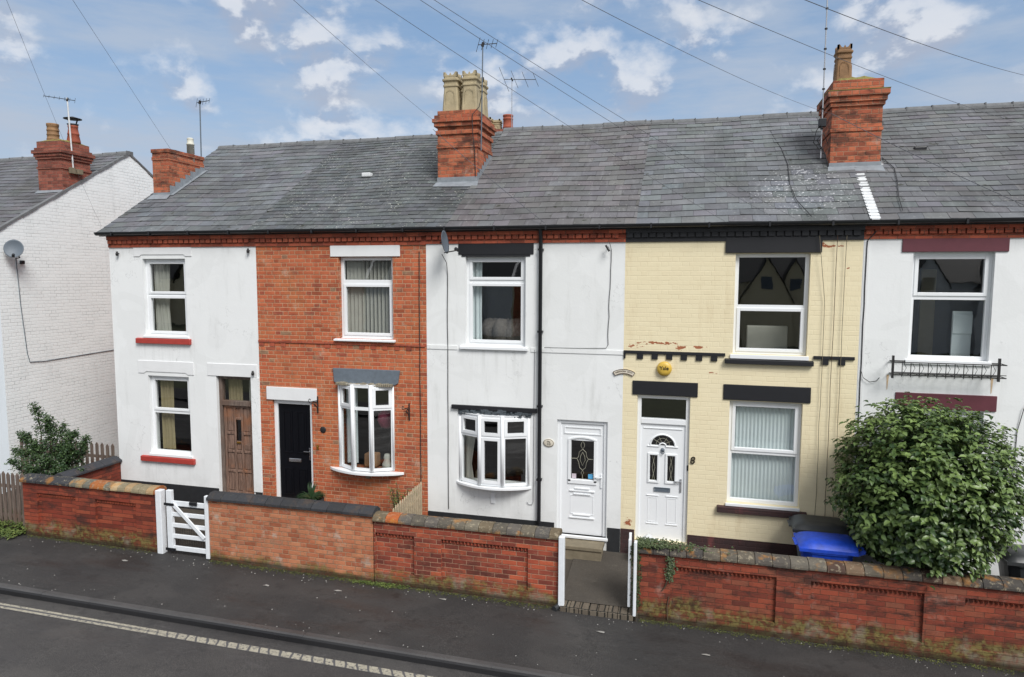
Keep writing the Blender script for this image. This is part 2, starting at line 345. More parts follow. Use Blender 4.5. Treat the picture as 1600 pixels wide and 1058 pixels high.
M['concrete'] = plain('concrete step', srgb(128, 118, 98), .9, .3, 7, bmp=.006)
M['ridge'] = plain('grey ridge tile', srgb(112, 114, 116), .85, .3, 9, bmp=.008)
M['wood'] = plain('weathered grey wood', srgb(184, 168, 140), .85, .28, 16, bmp=.003)
M['soil'] = plain('yard surface', srgb(72, 66, 58), .95, .4, 5, bmp=.02)
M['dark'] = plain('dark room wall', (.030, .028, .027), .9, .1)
M['roomfloor'] = plain('room carpet', (.08, .065, .055), .95, .1)
M['curtain_cream'] = plain('cream curtain cloth', srgb(158, 144, 110), .9, .1)
M['curtain_white'] = plain('pale curtain cloth', srgb(178, 176, 168), .9, .1)
M['net'] = plain('white blind cloth', srgb(214, 222, 224), .9, .04)
M['pinkcloth'] = plain('pink cloth', srgb(176, 84, 110), .7, .1)
M['browncloth'] = plain('tan wicker', srgb(150, 110, 76), .9, .2)
M['greycloth'] = plain('mottled grey cloth', srgb(120, 112, 106), .95, .5, 20)
M['redcloth'] = plain('rust red cloth', srgb(120, 52, 34), .9, .3, 8)
M['blue'] = plain('blue bin plastic', srgb(28, 72, 190), .42, .3, 14)
M['binblack'] = plain('dark grey bin plastic', (.035, .038, .04), .4, .2, 6)
M['gold'] = plain('yellow alarm plastic', srgb(212, 176, 74), .4, .12, 12)
M['ink'] = plain('dark lettering', (.03, .022, .012), .6, .1)
M['plaque'] = plain('cream plaque glaze', srgb(214, 206, 190), .4, .08, 16)
M['brass'] = plain('brass', srgb(170, 130, 60), .35, .1, 8, metal=.8)
M['bark'] = plain('brown bark', srgb(84, 70, 54), .9, .3, 20, bmp=.006)
M['leadcame'] = plain('lead came', srgb(170, 168, 150), .4, .1)
M['sticker'] = plain('blue sticker', srgb(90, 168, 214), .4, .1)
M['stickerpink'] = plain('pale sticker', srgb(208, 196, 204), .4, .1)

def woodmat(name, a, b, c):
    m, t = mat(name); pos = t.n('ShaderNodeNewGeometry').outputs['Position']
    n1 = t.noise(t.vm('MULTIPLY', pos, (14, 14, 1.1)), 3, 6, .65); n2 = t.noise(pos, 2.2, 4, .6)
    cc = t.mix(t.ramp(n1, .35, .65), a, b); cc = t.mix(t.m('MULTIPLY', t.ramp(n2, .5, .7), .8), cc, c)
    t.set(t.b.inputs['Base Color'], cc); t.b.inputs['Roughness'].default_value = .6; bump(t, n1, .5, .003); return m
M['olddoor'] = woodmat('weathered brown door wood', srgb(88, 68, 58), srgb(134, 108, 94), srgb(142, 94, 64))
M['oldframe'] = woodmat('grey brown frame wood', srgb(84, 72, 66), srgb(118, 104, 94), srgb(96, 74, 62))

def glassmat():
    m = bpy.data.materials.new('window glass'); m.use_nodes = True; t = NT(m.node_tree); t.N.clear()
    ge = t.n('ShaderNodeNewGeometry'); ct = t.m('ABSOLUTE', t.n('ShaderNodeVectorMath', {'operation': 'DOT_PRODUCT'}, i0=ge.outputs['Normal'], i1=ge.outputs['Incoming']).outputs['Value'])
    fr = t.m('ADD', .135, t.m('MULTIPLY', .88, t.m('POWER', t.m('SUBTRACT', 1.0, ct), 5.0)), clamp=True); g = t.n('ShaderNodeBsdfGlossy', None, Color=(1, 1, 1), Roughness=.015)
    tr = t.n('ShaderNodeBsdfTransparent', None, Color=(.88, .91, .90)); pos = t.n('ShaderNodeNewGeometry').outputs['Position']
    bp = t.n('ShaderNodeBump', None, Height=t.noise(pos, 1.6, 2, .5), Strength=.12, Distance=.012); t.L.new(bp.outputs[0], g.inputs['Normal'])
    mx = t.n('ShaderNodeMixShader', None, i0=fr); t.L.new(tr.outputs[0], mx.inputs[1]); t.L.new(g.outputs[0], mx.inputs[2])
    t.L.new(mx.outputs[0], t.n('ShaderNodeOutputMaterial').inputs[0]); return m
M['glass'] = glassmat()

def slatemat(name, tone, warm, lich=.3, spots=None, rough=.62, sheen=.0):
    m, t = mat(name); pos = t.n('ShaderNodeNewGeometry').outputs['Position']; at = t.n('ShaderNodeAttribute', {'attribute_name': 'col'}).outputs[0]
    uv = t.n('ShaderNodeUVMap').outputs[0]
    n1 = t.noise(pos, 1.2, 6, .65); c = t.mix(t.ramp(n1, .3, .7), tuple(q*1.22 for q in tone), tuple(q*.82 for q in warm)); c = t.mix(1.0, c, at, 'MULTIPLY'); c = t.mix(.13, c, (.03, .028, .025))
    n2 = t.noise(pos, 24, 5, .7); c = t.mix(t.m('MULTIPLY', n2, .4), c, tuple(q*.5 for q in tone))
    st = t.noise(t.vm('MULTIPLY', uv, (6, .9, 1)), 1.4, 5, .6); c = t.mix(t.m('MULTIPLY', t.ramp(st, .52, .75), .3), c, tuple(min(1, q*1.7) for q in tone))
    n3 = t.noise(pos, 30, 2, .5); n4 = t.noise(pos, 1.7, 4, .6)
    if lich: c = t.mix(t.m('MULTIPLY', t.m('MULTIPLY', t.ramp(n3, .64, .70), t.ramp(n4, .4, .62)), lich), c, srgb(196, 198, 186))
    nm = t.noise(pos, 7, 2, .5); c = t.mix(t.m('MULTIPLY', t.ramp(nm, .69, .715), .8), c, (.03, .032, .02))
    if spots:
        x, y, z = t.sep(pos); px, py, rr = spots
        d2 = t.m('ADD', t.m('POWER', t.m('DIVIDE', t.m('SUBTRACT', x, px), rr), 2.0), t.m('POWER', t.m('DIVIDE', t.m('SUBTRACT', y, py), rr*.95), 2.0))
        mk = t.ramp(t.m('SUBTRACT', 1.0, d2), 0.0, .8); n5 = t.noise(pos, 22, 4, .7)
        c = t.mix(t.m('MULTIPLY', t.ramp(t.m('ADD', n5, t.m('MULTIPLY', mk, .06)), .64, .72), mk), c, srgb(206, 206, 208))
    t.set(t.b.inputs['Base Color'], c); t.b.inputs['Roughness'].default_value = rough; t.b.inputs['Specular IOR Level'].default_value = .4
    bump(t, n2, .35, .004); return m
SL = srgb(128, 131, 138)
M['slate14'] = slatemat('grey slate', srgb(107, 110, 114), srgb(98, 100, 103), .35)
M['slate12'] = slatemat('speckled small slate', srgb(95, 99, 101), srgb(84, 87, 88), 1.0)
M['slate10'] = slatemat('brownish slate', srgb(107, 106, 108), srgb(101, 98, 98), .3)
M['slate8'] = slatemat('blue grey slate', srgb(108, 111, 114), srgb(97, 99, 101), .3, spots=(1.75, .75, 1.15))
M['slate6'] = slatemat('mixed grey slate', srgb(101, 103, 105), srgb(92, 93, 95), .3)
M['slate16'] = slatemat('dark neighbour slate', srgb(104, 104, 108), srgb(96, 94, 94), .2)

def copmat(name, lich=.8):
    m, t = mat(name); pos = t.n('ShaderNodeNewGeometry').outputs['Position']; at = t.n('ShaderNodeAttribute', {'attribute_name': 'col'}).outputs[0]
    n1 = t.noise(pos, 10, 5, .7); c = t.mix(t.m('MULTIPLY', n1, .7), at, (.04, .038, .032)); n2 = t.noise(pos, 16, 5, .7); n3 = t.noise(pos, 3.5, 4, .6)
    c = t.mix(t.m('MULTIPLY', t.ramp(n2, .54, .64), lich*.7), c, srgb(160, 150, 128)); c = t.mix(t.m('MULTIPLY', t.ramp(n3, .55, .66), lich*.55), c, srgb(176, 120, 48))
    t.set(t.b.inputs['Base Color'], c); t.b.inputs['Roughness'].default_value = .85; t.b.inputs['Specular IOR Level'].default_value = .3
    bump(t, t.m('ADD', n1, n2), .6, .012); return m
M['coping'] = copmat('lichened coping'); M['copingblue'] = copmat('blue black coping', .08)

def asphalt(name, col, patch, rough=.75):
    m, t = mat(name); pos = t.n('ShaderNodeNewGeometry').outputs['Position']
    n1 = t.noise(pos, .9, 6, .62); n2 = t.noise(pos, 90, 3, .6); n3 = t.noise(t.vm('MULTIPLY', pos, (.5, 1.5, 1)), 1.1, 5, .6)
    c = t.mix(t.ramp(n1, .3, .7), col, patch); c = t.mix(t.ramp(n2, .35, .75), tuple(q*.55 for q in col), c)
    c = t.mix(t.m('MULTIPLY', t.ramp(n2, .66, .72), .5), c, tuple(q*2.6 for q in col))
    c = t.mix(t.m('MULTIPLY', t.ramp(n3, .55, .75), .4), c, tuple(q*.6 for q in col))
    cr = t.noise(pos, 2.3, 8, .75); c = t.mix(t.m('MULTIPLY', t.m('SUBTRACT', 1.0, t.ramp(t.m('ABSOLUTE', t.m('SUBTRACT', cr, .5)), 0.0, .012)), t.m('MULTIPLY', t.ramp(n1, .5, .6), .6)), c, tuple(q*.35 for q in col))
    pt = t.noise(t.vm('MULTIPLY', pos, (.7, 1.3, 1)), .9, 2, .3, .4); c = t.mix(t.m('MULTIPLY', t.ramp(pt, .54, .66), .25), c, patch)
    dk = t.noise(pos, 5, 5, .7); c = t.mix(t.m('MULTIPLY', t.ramp(dk, .54, .66), .5), c, tuple(q*.45 for q in col)); lt = t.noise(t.vm('MULTIPLY', pos, (1.0, 2.6, 1)), 2.4, 6, .75); c = t.mix(t.m('MULTIPLY', t.ramp(lt, .56, .74), .4), c, tuple(q*1.9 for q in col))
    t.set(t.b.inputs['Base Color'], c); t.set(t.b.inputs['Roughness'], t.m('SUBTRACT', rough, t.m('MULTIPLY', t.ramp(n3, .45, .7), .34))); t.b.inputs['Specular IOR Level'].default_value = .45
    if name == 'dark kerb stone':            # paler on upward faces, darker on upright ones
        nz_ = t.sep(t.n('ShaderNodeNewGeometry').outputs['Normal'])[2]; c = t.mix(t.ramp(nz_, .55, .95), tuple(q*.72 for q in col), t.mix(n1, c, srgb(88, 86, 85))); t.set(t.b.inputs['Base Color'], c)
    bump(t, t.m('ADD', n2, t.m('MULTIPLY', n1, .6)), .7, .006); return m
M['road'] = asphalt('worn road asphalt', srgb(66, 64, 64), srgb(88, 85, 82))
M['pave'] = asphalt('damp pavement asphalt', srgb(54, 53, 53), srgb(74, 71, 69))
M['path'] = asphalt('path asphalt', srgb(84, 78, 70), srgb(72, 68, 64), .85)
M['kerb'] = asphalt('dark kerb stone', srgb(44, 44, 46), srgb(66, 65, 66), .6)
def linemat():
    m, t = mat('worn road marking'); pos = t.n('ShaderNodeNewGeometry').outputs['Position']
    uv = t.n('ShaderNodeUVMap').outputs[0]; u, v, _ = t.sep(uv)
    sk = t.m('ADD', t.m('DIVIDE', t.m('ADD', u, t.m('MULTIPLY', v, .55)), .165), t.m('MULTIPLY', t.noise(pos, 2.0, 2), 1.2)); fu = t.m('SUBTRACT', sk, t.m('FLOOR', sk))
    gap = t.ramp(t.m('ABSOLUTE', t.m('SUBTRACT', fu, .5)), .36, .44)                       # gaps between the little blocks
    mid = t.ramp(t.m('ABSOLUTE', t.m('SUBTRACT', v, .075)), .012, .024)                        # double line to the left
    far = t.ramp(t.n('ShaderNodeSeparateXYZ', None, i0=pos).outputs[0], -8.2, -6.6)
    keep = t.mix(far, t.comb(mid, mid, mid), t.comb(t.m('SUBTRACT', 1.0, gap), t.m('SUBTRACT', 1.0, gap), t.m('SUBTRACT', 1.0, gap)))
    k = t.sep(keep)[0]; edge = t.ramp(t.m('ABSOLUTE', t.m('SUBTRACT', v, .075)), .07, .055)
    wn = t.noise(pos, 26, 5, .7); k = t.m('MULTIPLY', t.m('MULTIPLY', k, edge), t.ramp(wn, .36, .5))
    c = t.mix(t.m('MULTIPLY', k, .85), srgb(80, 79, 80), t.mix(t.noise(pos, 9, 4), srgb(186, 180, 160), srgb(140, 134, 120)))
    t.set(t.b.inputs['Base Color'], c); t.b.inputs['Roughness'].default_value = .8; bump(t, t.noise(pos, 90, 3, .6), .6, .005); return m
M['line'] = linemat()
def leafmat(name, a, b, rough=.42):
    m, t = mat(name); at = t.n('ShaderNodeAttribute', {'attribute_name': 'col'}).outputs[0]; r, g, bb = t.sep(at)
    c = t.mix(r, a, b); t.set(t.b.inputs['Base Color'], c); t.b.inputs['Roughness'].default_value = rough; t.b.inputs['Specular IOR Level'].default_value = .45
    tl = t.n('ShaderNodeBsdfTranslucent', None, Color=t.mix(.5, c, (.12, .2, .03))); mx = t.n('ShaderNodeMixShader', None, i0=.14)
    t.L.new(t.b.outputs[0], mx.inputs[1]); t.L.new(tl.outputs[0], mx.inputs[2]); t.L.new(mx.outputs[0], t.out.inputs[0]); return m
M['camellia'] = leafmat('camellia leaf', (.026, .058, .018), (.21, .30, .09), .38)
M['holly'] = leafmat('holly leaf', (.022, .05, .02), (.075, .125, .04), .35)
M['ivy'] = leafmat('ivy leaf', (.03, .05, .018), (.09, .12, .045), .5)
M['weed'] = leafmat('weed leaf', (.05, .09, .02), (.16, .2, .05), .6)
M['moss'] = leafmat('moss tuft', (.03, .035, .01), (.14, .15, .04), .9)
M['litter'] = plain('pale litter', (.30, .29, .27), .7, .2)
M['grass'] = plain('far ground', srgb(80, 84, 62), .95, .3, 2)

# ================================================================== setting
def gz(x): return -.07-.0115*(max(-60, min(50, x))+12)
def strip(name, m, y0, y1, dz, xs=(-60, 50), uvo=None):
    b = MB(); n = 40
    for i in range(n):
        xa = xs[0]+(xs[1]-xs[0])*i/n; xb = xs[0]+(xs[1]-xs[0])*(i+1)/n
        uv = [(xa, 0), (xb, 0), (xb, y1-y0), (xa, y1-y0)] if uvo else None
        b.face([(xa, y0, gz(xa)+dz), (xb, y0, gz(xb)+dz), (xb, y1, gz(xb)+dz), (xa, y1, gz(xa)+dz)], uv=uv)
    return struct(b.build(name, m, origin=(0, 0, 0), recalc=False))
g = MB(); gx = [-900, -60, 50, 900]
for i in range(3):
    g.face([(gx[i], -900, gz(gx[i])-.3), (gx[i+1], -900, gz(gx[i+1])-.3), (gx[i+1], 900, gz(gx[i+1])-.3), (gx[i], 900, gz(gx[i])-.3)])
struct(g.build('ground', M['grass'], origin=(0, 0, 0), recalc=False))
strip('road', M['road'], -10.9, -3.40, -.105)
strip('road_marking', M['line'], -3.795, -3.655, -.101, uvo=1)
strip('pavement', M['pave'], -3.31, -1.36, 0)
strip('far_pavement', M['pave'], -13, -11.0, 0)
k = MB(); rng = random.Random(4)
x = -60
while x < 50:
    L = .915; dzz = rng.uniform(-.0015, .0015); dyy = rng.uniform(-.0015, .0015)
    pr = [(-3.30, -.3), (-3.42+dyy, -.3), (-3.425+dyy, -.035+dzz), (-3.412+dyy, -.008+dzz), (-3.385+dyy, .006+dzz), (-3.30, .004+dzz)]
    xa, xb = x, x+L-.002; n = len(pr)
    k.mesh([(xa, a, b+gz(xa)) for a, b in pr]+[(xb, a, b+gz(xb)) for a, b in pr],
           [tuple(range(n)), tuple(range(n, 2*n))]+[(i, (i+1) % n, n+(i+1) % n, n+i) for i in range(n)])
    x += L
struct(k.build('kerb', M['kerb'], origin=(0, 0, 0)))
k = MB(); n = 40
for i in range(n):
    xa = -60+110*i/n; xb = -60+110*(i+1)/n
    k.mesh([(xa, -11.0, gz(xa)), (xb, -11.0, gz(xb)), (xb, -10.88, gz(xb)), (xa, -10.88, gz(xa)), (xb, -10.88, gz(xb)-.25), (xa, -10.88, gz(xa)-.25)], [(0, 1, 2, 3), (3, 2, 4, 5)])
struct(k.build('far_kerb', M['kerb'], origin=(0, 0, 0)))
# front yards: fall from the houses to the garden walls
y_ = MB(); nn = 60
for i in range(nn):
    xa = -14.4+24.2*i/nn; xb = -14.4+24.2*(i+1)/nn
    y_.face([(xa, -1.40, gz(xa)+.06), (xb, -1.40, gz(xb)+.06), (xb, .02, .12), (xa, .02, .12)])
y_.face([(-14.4, .02, .12), (-11.46, .02, .12), (-11.46, 9, .12), (-14.4, 9, .12)])
struct(y_.build('front_yard', M['soil'], origin=(0, 0, 0), recalc=False))
p_ = MB(); p_.face([(-1.80, -1.46, gz(-1.3)+.075), (-.62, -1.46, gz(-1.3)+.075), (-.62, 0.0, .135), (-1.80, 0.0, .135)])
struct(p_.build('path', M['path'], origin=(0, 0, 0), recalc=False))
e_ = MB()
for i in range(8):
    xa = -1.78+i*.145; e_.box(xa, xa+.138, -1.70, -1.465, gz(-1.3)-.05, gz(-1.3)+.075+rng.uniform(-.004, .004))
struct(e_.build('path_edging', M['edging'], bevel=.008))

# ================================================================== house kit
def grid_wall(b, x0, x1, z0, z1, y, ops, depth=0.0, flip=False, col=(1, 1, 1)):
    xs = sorted({x0, x1, *[o[0] for o in ops], *[o[1] for o in ops]}); zs = sorted({z0, z1, *[o[2] for o in ops], *[o[3] for o in ops]})
    for i in range(len(xs)-1):
        for j in range(len(zs)-1):
            cx, cz = (xs[i]+xs[i+1])/2, (zs[j]+zs[j+1])/2
            if any(o[0] < cx < o[1] and o[2] < cz < o[3] for o in ops): continue
            q = [(xs[i], y, zs[j]), (xs[i+1], y, zs[j]), (xs[i+1], y, zs[j+1]), (xs[i], y, zs[j+1])]
            b.face(q[::-1] if flip else q, col)
    if depth:
        for a, c, e, f in ops:
            b.face([(a, y, e), (a, y, f), (a, y+depth, f), (a, y+depth, e)]); b.face([(c, y, e), (c, y+depth, e), (c, y+depth, f), (c, y, f)])
            b.face([(a, y, f), (c, y, f), (c, y+depth, f), (a, y+depth, f)]); b.face([(a, y, e), (a, y+depth, e), (c, y+depth, e), (c, y, e)])
EZ, EY, RY, RZ = 5.72, -.15, 3.75, 8.10
SL_ = (RZ-EZ)/(RY-EY)
def sag(x, y): return .014*math.sin(x*.9+.4)*math.sin((y-EY)/(RY-EY)*math.pi)+.010*math.sin(x*2.3+y*1.1)
def rz(x, y, dz=0): return EZ+(y-EY)*SL_+sag(x, y)+dz*(y-EY)/(RY-EY)
def roof(parent, x0, x1, m, gauge, sw, tones, dz=0, seed=1, verge0=False, verge1=False, name='roof'):
    rng = random.Random(seed); b = MB(); n = max(1, round(math.hypot(RY-EY, RZ-EZ)/gauge)); dy = (RY-EY)/n
    c = Vector((0, -SL_, 1)).normalized()
    ns = 12
    for j in range(n):                                   # dark boarding just under the slates
        for i in range(ns):
            xa = x0+(x1-x0)*i/ns; xb = x0+(x1-x0)*(i+1)/ns; ya = EY+j*dy; yb = ya+dy
            b.face([(xa, ya, rz(xa, ya, dz)-.008), (xb, ya, rz(xb, ya, dz)-.008), (xb, yb, rz(xb, yb, dz)-.008), (xa, yb, rz(xa, yb, dz)-.008)], (.12, .12, .12))
    for j in range(n):
        x = x0-(sw*.5 if j % 2 else 0)
        rowt = rng.uniform(.96, 1.03)
        while x < x1-.01:
            xa = max(x, x0); xb = min(x+sw-.004, x1); x += sw
            if xb-xa < .03: continue
            ya = EY+j*dy+rng.uniform(-.006, .006)-(.02 if j == 0 else 0); yb = EY+(j+1)*dy+.015
            h = .011+rng.uniform(-.002, .004); t = rng.choice(tones); t = tuple(q*rowt*rng.uniform(.95, 1.05) for q in t)
            tl = rng.uniform(-.002, .003)
            A = Vector((xa, ya, rz(xa, ya, dz)))+c*(h+tl); B = Vector((xb, ya, rz(xb, ya, dz)))+c*(h-tl)
            C = Vector((xb, yb, rz(xb, yb, dz)))+c*.001; D = Vector((xa, yb, rz(xa, yb, dz)))+c*.001
            L = math.hypot(dy, dy*SL_)
            b.face([A, B, C, D], t, uv=[(xa, j*L), (xb, j*L), (xb, j*L+L), (xa, j*L+L)])
            A2, B2 = A-c*.014, B-c*.014; b.face([A2, B2, B, A], (.35, .35, .35)); b.face([A2, A, D], (.35, .35, .35)); b.face([B, B2, C], (.35, .35, .35))
    r = b.build(name, m, parent, recalc=False)
    bb = MB(); bb.face([(x1, RY, RZ+dz), (x0, RY, RZ+dz), (x0, 2*RY-EY, EZ), (x1, 2*RY-EY, EZ)]); bb.build('rear_roof', m, parent, recalc=False)
    rb = MB(); x = x0
    while x < x1-.02:
        L = min(.45, x1-x); o = rng.uniform(-.008, .008); a = []
        for q in range(9):
            th = math.pi*q/8; a.append((RY+.125*math.cos(th), RZ+dz-.075+sag(x, RY)+o+.115*math.sin(th)))
        rb.ext(a, x, x+L-.008); rb.box(x+L-.016, x+L+.006, RY-.11, RY+.11, RZ+dz-.06, RZ+dz+.030+o+sag(x, RY)); x += L
    rb.build('ridge', M['ridge'], parent)
    return r
def shell(parent, x0, x1, m, ops, side_l=False, side_r=False, z0=-.3, depthY=7.5, top=5.64, sidemat=None):
    b = MB(); grid_wall(b, x0, x1, z0, top, 0, ops, .26)
    b.build('wall', m, parent, recalc=False)
    b = MB()
    for s, on in ((x0, side_l), (x1, side_r)):
        if on:
            b.face([(s, 0, z0), (s, 0, EZ+.15*SL_-.03), (s, RY, RZ-.04), (s, depthY, EZ+.15*SL_-.03), (s, depthY, z0)])
    b.face([(x0, depthY, z0), (x1, depthY, z0), (x1, depthY, top), (x0, depthY, top)])
    b.build('rear_wall', sidemat or M['brick12'], parent, recalc=False)
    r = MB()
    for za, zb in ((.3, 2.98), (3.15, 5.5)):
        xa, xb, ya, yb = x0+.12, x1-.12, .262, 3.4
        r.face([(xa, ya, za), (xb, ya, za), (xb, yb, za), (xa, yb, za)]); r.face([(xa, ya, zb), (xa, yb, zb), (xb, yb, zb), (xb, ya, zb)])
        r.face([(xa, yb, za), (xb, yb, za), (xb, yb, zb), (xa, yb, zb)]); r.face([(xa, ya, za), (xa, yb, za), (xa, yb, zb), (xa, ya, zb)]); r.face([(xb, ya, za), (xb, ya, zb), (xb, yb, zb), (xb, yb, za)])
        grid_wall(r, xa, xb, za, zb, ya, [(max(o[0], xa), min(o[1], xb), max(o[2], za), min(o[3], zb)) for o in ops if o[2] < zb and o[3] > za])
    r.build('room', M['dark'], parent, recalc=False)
def eaves(parent, x0, x1, m, seed=0, zt=5.64):
    b = MB(); rng = random.Random(seed)
    b.box(x0, x1, -.062, .0, zt-.075, zt); b.box(x0, x1, -.022, .0, zt-.222, zt-.152)
    b.box(x0, x1, -.012, .0, zt-.153, zt-.074)
    x = x0+.02
    while x < x1-.1:
        o = rng.uniform(-.005, .005); b.box(x, x+.098, -.052+o, -.011, zt-.149+rng.uniform(-.002, .002), zt-.0765); x += .122
    return b.build('eaves_course', m, parent)
def gutter(parent, x0, x1):
    b = MB(); pr = [(-.135+.062*math.cos(math.pi+q*math.pi/8), 5.715+.062*math.sin(math.pi+q*math.pi/8)) for q in range(9)]
    ins = [(y*1.0+(.008 if y < -.135 else -.008), z+.006) for y, z in pr][::-1]
    b.ext(pr+ins, x0, x1-.003); b.box(x0, x1, -.07, -.05, 5.64, 5.735)
    x = x0+.4
    while x < x1: b.box(x, x+.03, -.203, -.06, 5.645, 5.725); x += .9
    b.build('gutter', M['black'], parent)
def lintel(parent, x0, x1, z0, z1, m, p=.014, name='lintel', bev=.006, ears=None):
    b = MB()
    if ears: b.ext([(x0, z1), (x0, z0), (x0+ears, z0), (x0+ears+.05, z0+.035), (x1-ears-.05, z0+.035), (x1-ears, z0), (x1, z0), (x1, z1)][::-1], -p, .0, ax='y')
    else: b.box(x0, x1, -p, .1, z0, z1)
    return b.build(name, m, parent, bevel=bev)
def sill(win, x0, x1, z0, z1, m, y0=-.06):
    b = MB(); b.ext([(y0, z0), (.1, z0), (.1, z1+.015), (y0, z1-.012)], x0, x1); return b.build('sill', m, win, bevel=.005)
def window(parent, x0, x1, z0, z1, rows, y=.085, fw=.058, sash=.04, label=None, m=None):
    """rows: (z low, z high, opening sash?) between the frame; the frame is one mesh, the panes another"""
    m = m or M['upvc']; b = MB()
    b.box(x0, x0+fw, y, y+.06, z0, z1); b.box(x1-fw, x1, y, y+.06, z0, z1)
    b.box(x0+fw, x1-fw, y, y+.06, z0, z0+fw); b.box(x0+fw, x1-fw, y, y+.06, z1-fw, z1)
    gl = MB(); rows = sorted(rows)
    for i, (za, zb, sh) in enumerate(rows):
        if i: b.box(x0+fw, x1-fw, y+.001, y+.059, rows[i-1][1], za)
        a, c = x0+fw, x1-fw
        if sh:
            s, e = .012, sash
            b.box(a-s, a+e, y-.014, y+.04, za-s, zb+s); b.box(c-e, c+s, y-.014, y+.04, za-s, zb+s)
            b.box(a+e, c-e, y-.014, y+.04, za-s, za+e); b.box(a+e, c-e, y-.014, y+.04, zb-e, zb+s)
            g_ = (a+e, c-e, za+e, zb-e)
        else: g_ = (a, c, za, zb)
        gl.face([(g_[0]-.005, y+.03, g_[2]-.005), (g_[1]+.005, y+.03, g_[2]-.005), (g_[1]+.005, y+.03, g_[3]+.005), (g_[0]-.005, y+.03, g_[3]+.005)])
    w_ = b.build('window', m, parent, bevel=.005)
    if label: w_['label'] = label
    gl.build('pane', M['glass'], w_, recalc=False)
    return w_
def bow(parent, pts, z0, z1, ztr, top_sash, low_sash, label=None):
    """bow window: pts = plan points (x,y) from left to right, one light between each two"""
    b = MB(); gl = MB(); n = len(pts)-1
    def bx(p, q, s0, s1, za, zb, d0, d1):     # box in the facet frame: s along, d depth outward
        p, q = Vector((*p, 0)), Vector((*q, 0)); d = (q-p).normalized(); nrm = Vector((d.y, -d.x, 0)); L = (q-p).length
        v = [p+d*s+nrm*e+Vector((0, 0, z)) for z in (za, zb) for e in (d1, d0) for s in (s0, L-s1)]
        b.mesh(v, [(0, 2, 3, 1), (4, 5, 7, 6), (0, 1, 5, 4), (2, 6, 7, 3), (0, 4, 6, 2), (1, 3, 7, 5)]); return p, d, nrm, L
    for i in range(n):
        p, q = pts[i], pts[i+1]; mw = .048; L = (Vector(q)-Vector(p)).length
        bx(p, q, 0, L-mw, z0, z1, -.05, 0); bx(p, q, L-mw, 0, z0, z1, -.05, 0)
        bx(p, q, mw, mw, z0, z0+.05, -.05, 0); bx(p, q, mw, mw, z1-.05, z1, -.05, 0); bx(p, q, mw, mw, ztr-.028, ztr+.028, -.05, 0)
        for (za, zb, sh) in ((z0+.05, ztr-.028, low_sash[i]), (ztr+.028, z1-.05, top_sash[i])):
            e = 0
            if sh:
                e = .045; s = mw-.012
                bx(p, q, s, L-s-.05, za-.01, zb+.01, -.03, .014); bx(p, q, L-s-.05, s, za-.01, zb+.01, -.03, .014)
                bx(p, q, s+.05, s+.05, za-.01, za+.04, -.03, .014); bx(p, q, s+.05, s+.05, zb-.04, zb+.01, -.03, .014)
            P, Q = Vector((*p, 0)), Vector((*q, 0)); d = (Q-P).normalized(); nr = Vector((d.y, -d.x, 0)); a = P+d*(mw-.004)-nr*.022; c = Q-d*(mw-.004)-nr*.022
            gl.face([a+Vector((0, 0, za-.003)), c+Vector((0, 0, za-.003)), c+Vector((0, 0, zb+.003)), a+Vector((0, 0, zb+.003))])
    # corner posts and board roof
    for (x, y) in pts: b.lathe([(.032, z0), (.032, z1)], (x, y, 0), 8)
    w_ = b.build('bow_window', M['upvc'], parent)
    if label: w_['label'] = label
    gl.build('pane', M['glass'], w_, recalc=False)
    return w_
def curvepts(x0, x1, dep, n, y0=0.0):
    return [(x0+(x1-x0)*i/n, y0-dep*math.sin(math.pi*i/n)**.8) for i in range(n+1)]
def curtain(x0, x1, z0, z1, m, label, y=.22, amp=.022, wl=.075, gather=0, group=None, name='curtain', cat='curtain'):
    b = MB(); n = max(8, int((x1-x0)/wl*8))
    for i in range(n):
        q = []
        for k in (i, i+1):
            t = k/n; x = x0+(x1-x0)*t; yy = y+amp*math.sin(x/wl*2*math.pi)+amp*.4*math.sin(x/wl*3.1); q.append((x, yy, t))
        nz = 6
        for j in range(nz):
            za = z0+(z1-z0)*j/nz; zb = z0+(z1-z0)*(j+1)/nz
            g1 = 1+gather*abs(2*j/nz-.7); g2 = 1+gather*abs(2*(j+1)/nz-.7); X = lambda x, g_: x0+(x-x0)*g_
            b.face([(X(q[0][0], g1), q[0][1], za), (X(q[1][0], g1), q[1][1], za), (X(q[1][0], g2), q[1][1], zb), (X(q[0][0], g2), q[0][1], zb)], smooth=True)
    o = b.build(name, m); tag(o, label, cat, group); return o
def chimney(parent, x0, x1, y0, y1, zb, steps, m, top, name='chimney'):
    """steps: (z low, z high, projection)"""
    b = MB(); prev = zb
    b.box(x0, x1, y0, y1, zb, top)
    for za, zz_, p in steps: b.box(x0-p, x1+p, y0-p, y1+p, za, zz_)
    return b.build(name, m, parent, bevel=.004)
def flaunch(ch, x0, x1, y0, y1, z, h, m=None, p=0):
    b = MB(); n = 8; rg = random.Random(3)
    N = 12
    for i in range(N):
        for j in range(N):
            def P(i, j):
                u, v = i/N, j/N; e = min(u, 1-u, v, 1-v); hh = h*min(1, e*4)+.012*math.sin(i*2.1+j*1.3)*(e > 0)
                return (x0-p+(x1-x0+2*p)*u, y0-p+(y1-y0+2*p)*v, z+hh)
            b.face([P(i, j), P(i+1, j), P(i+1, j+1), P(i, j+1)], smooth=True)
    return b.build('flaunching', m or M['mortar'], ch, recalc=False)
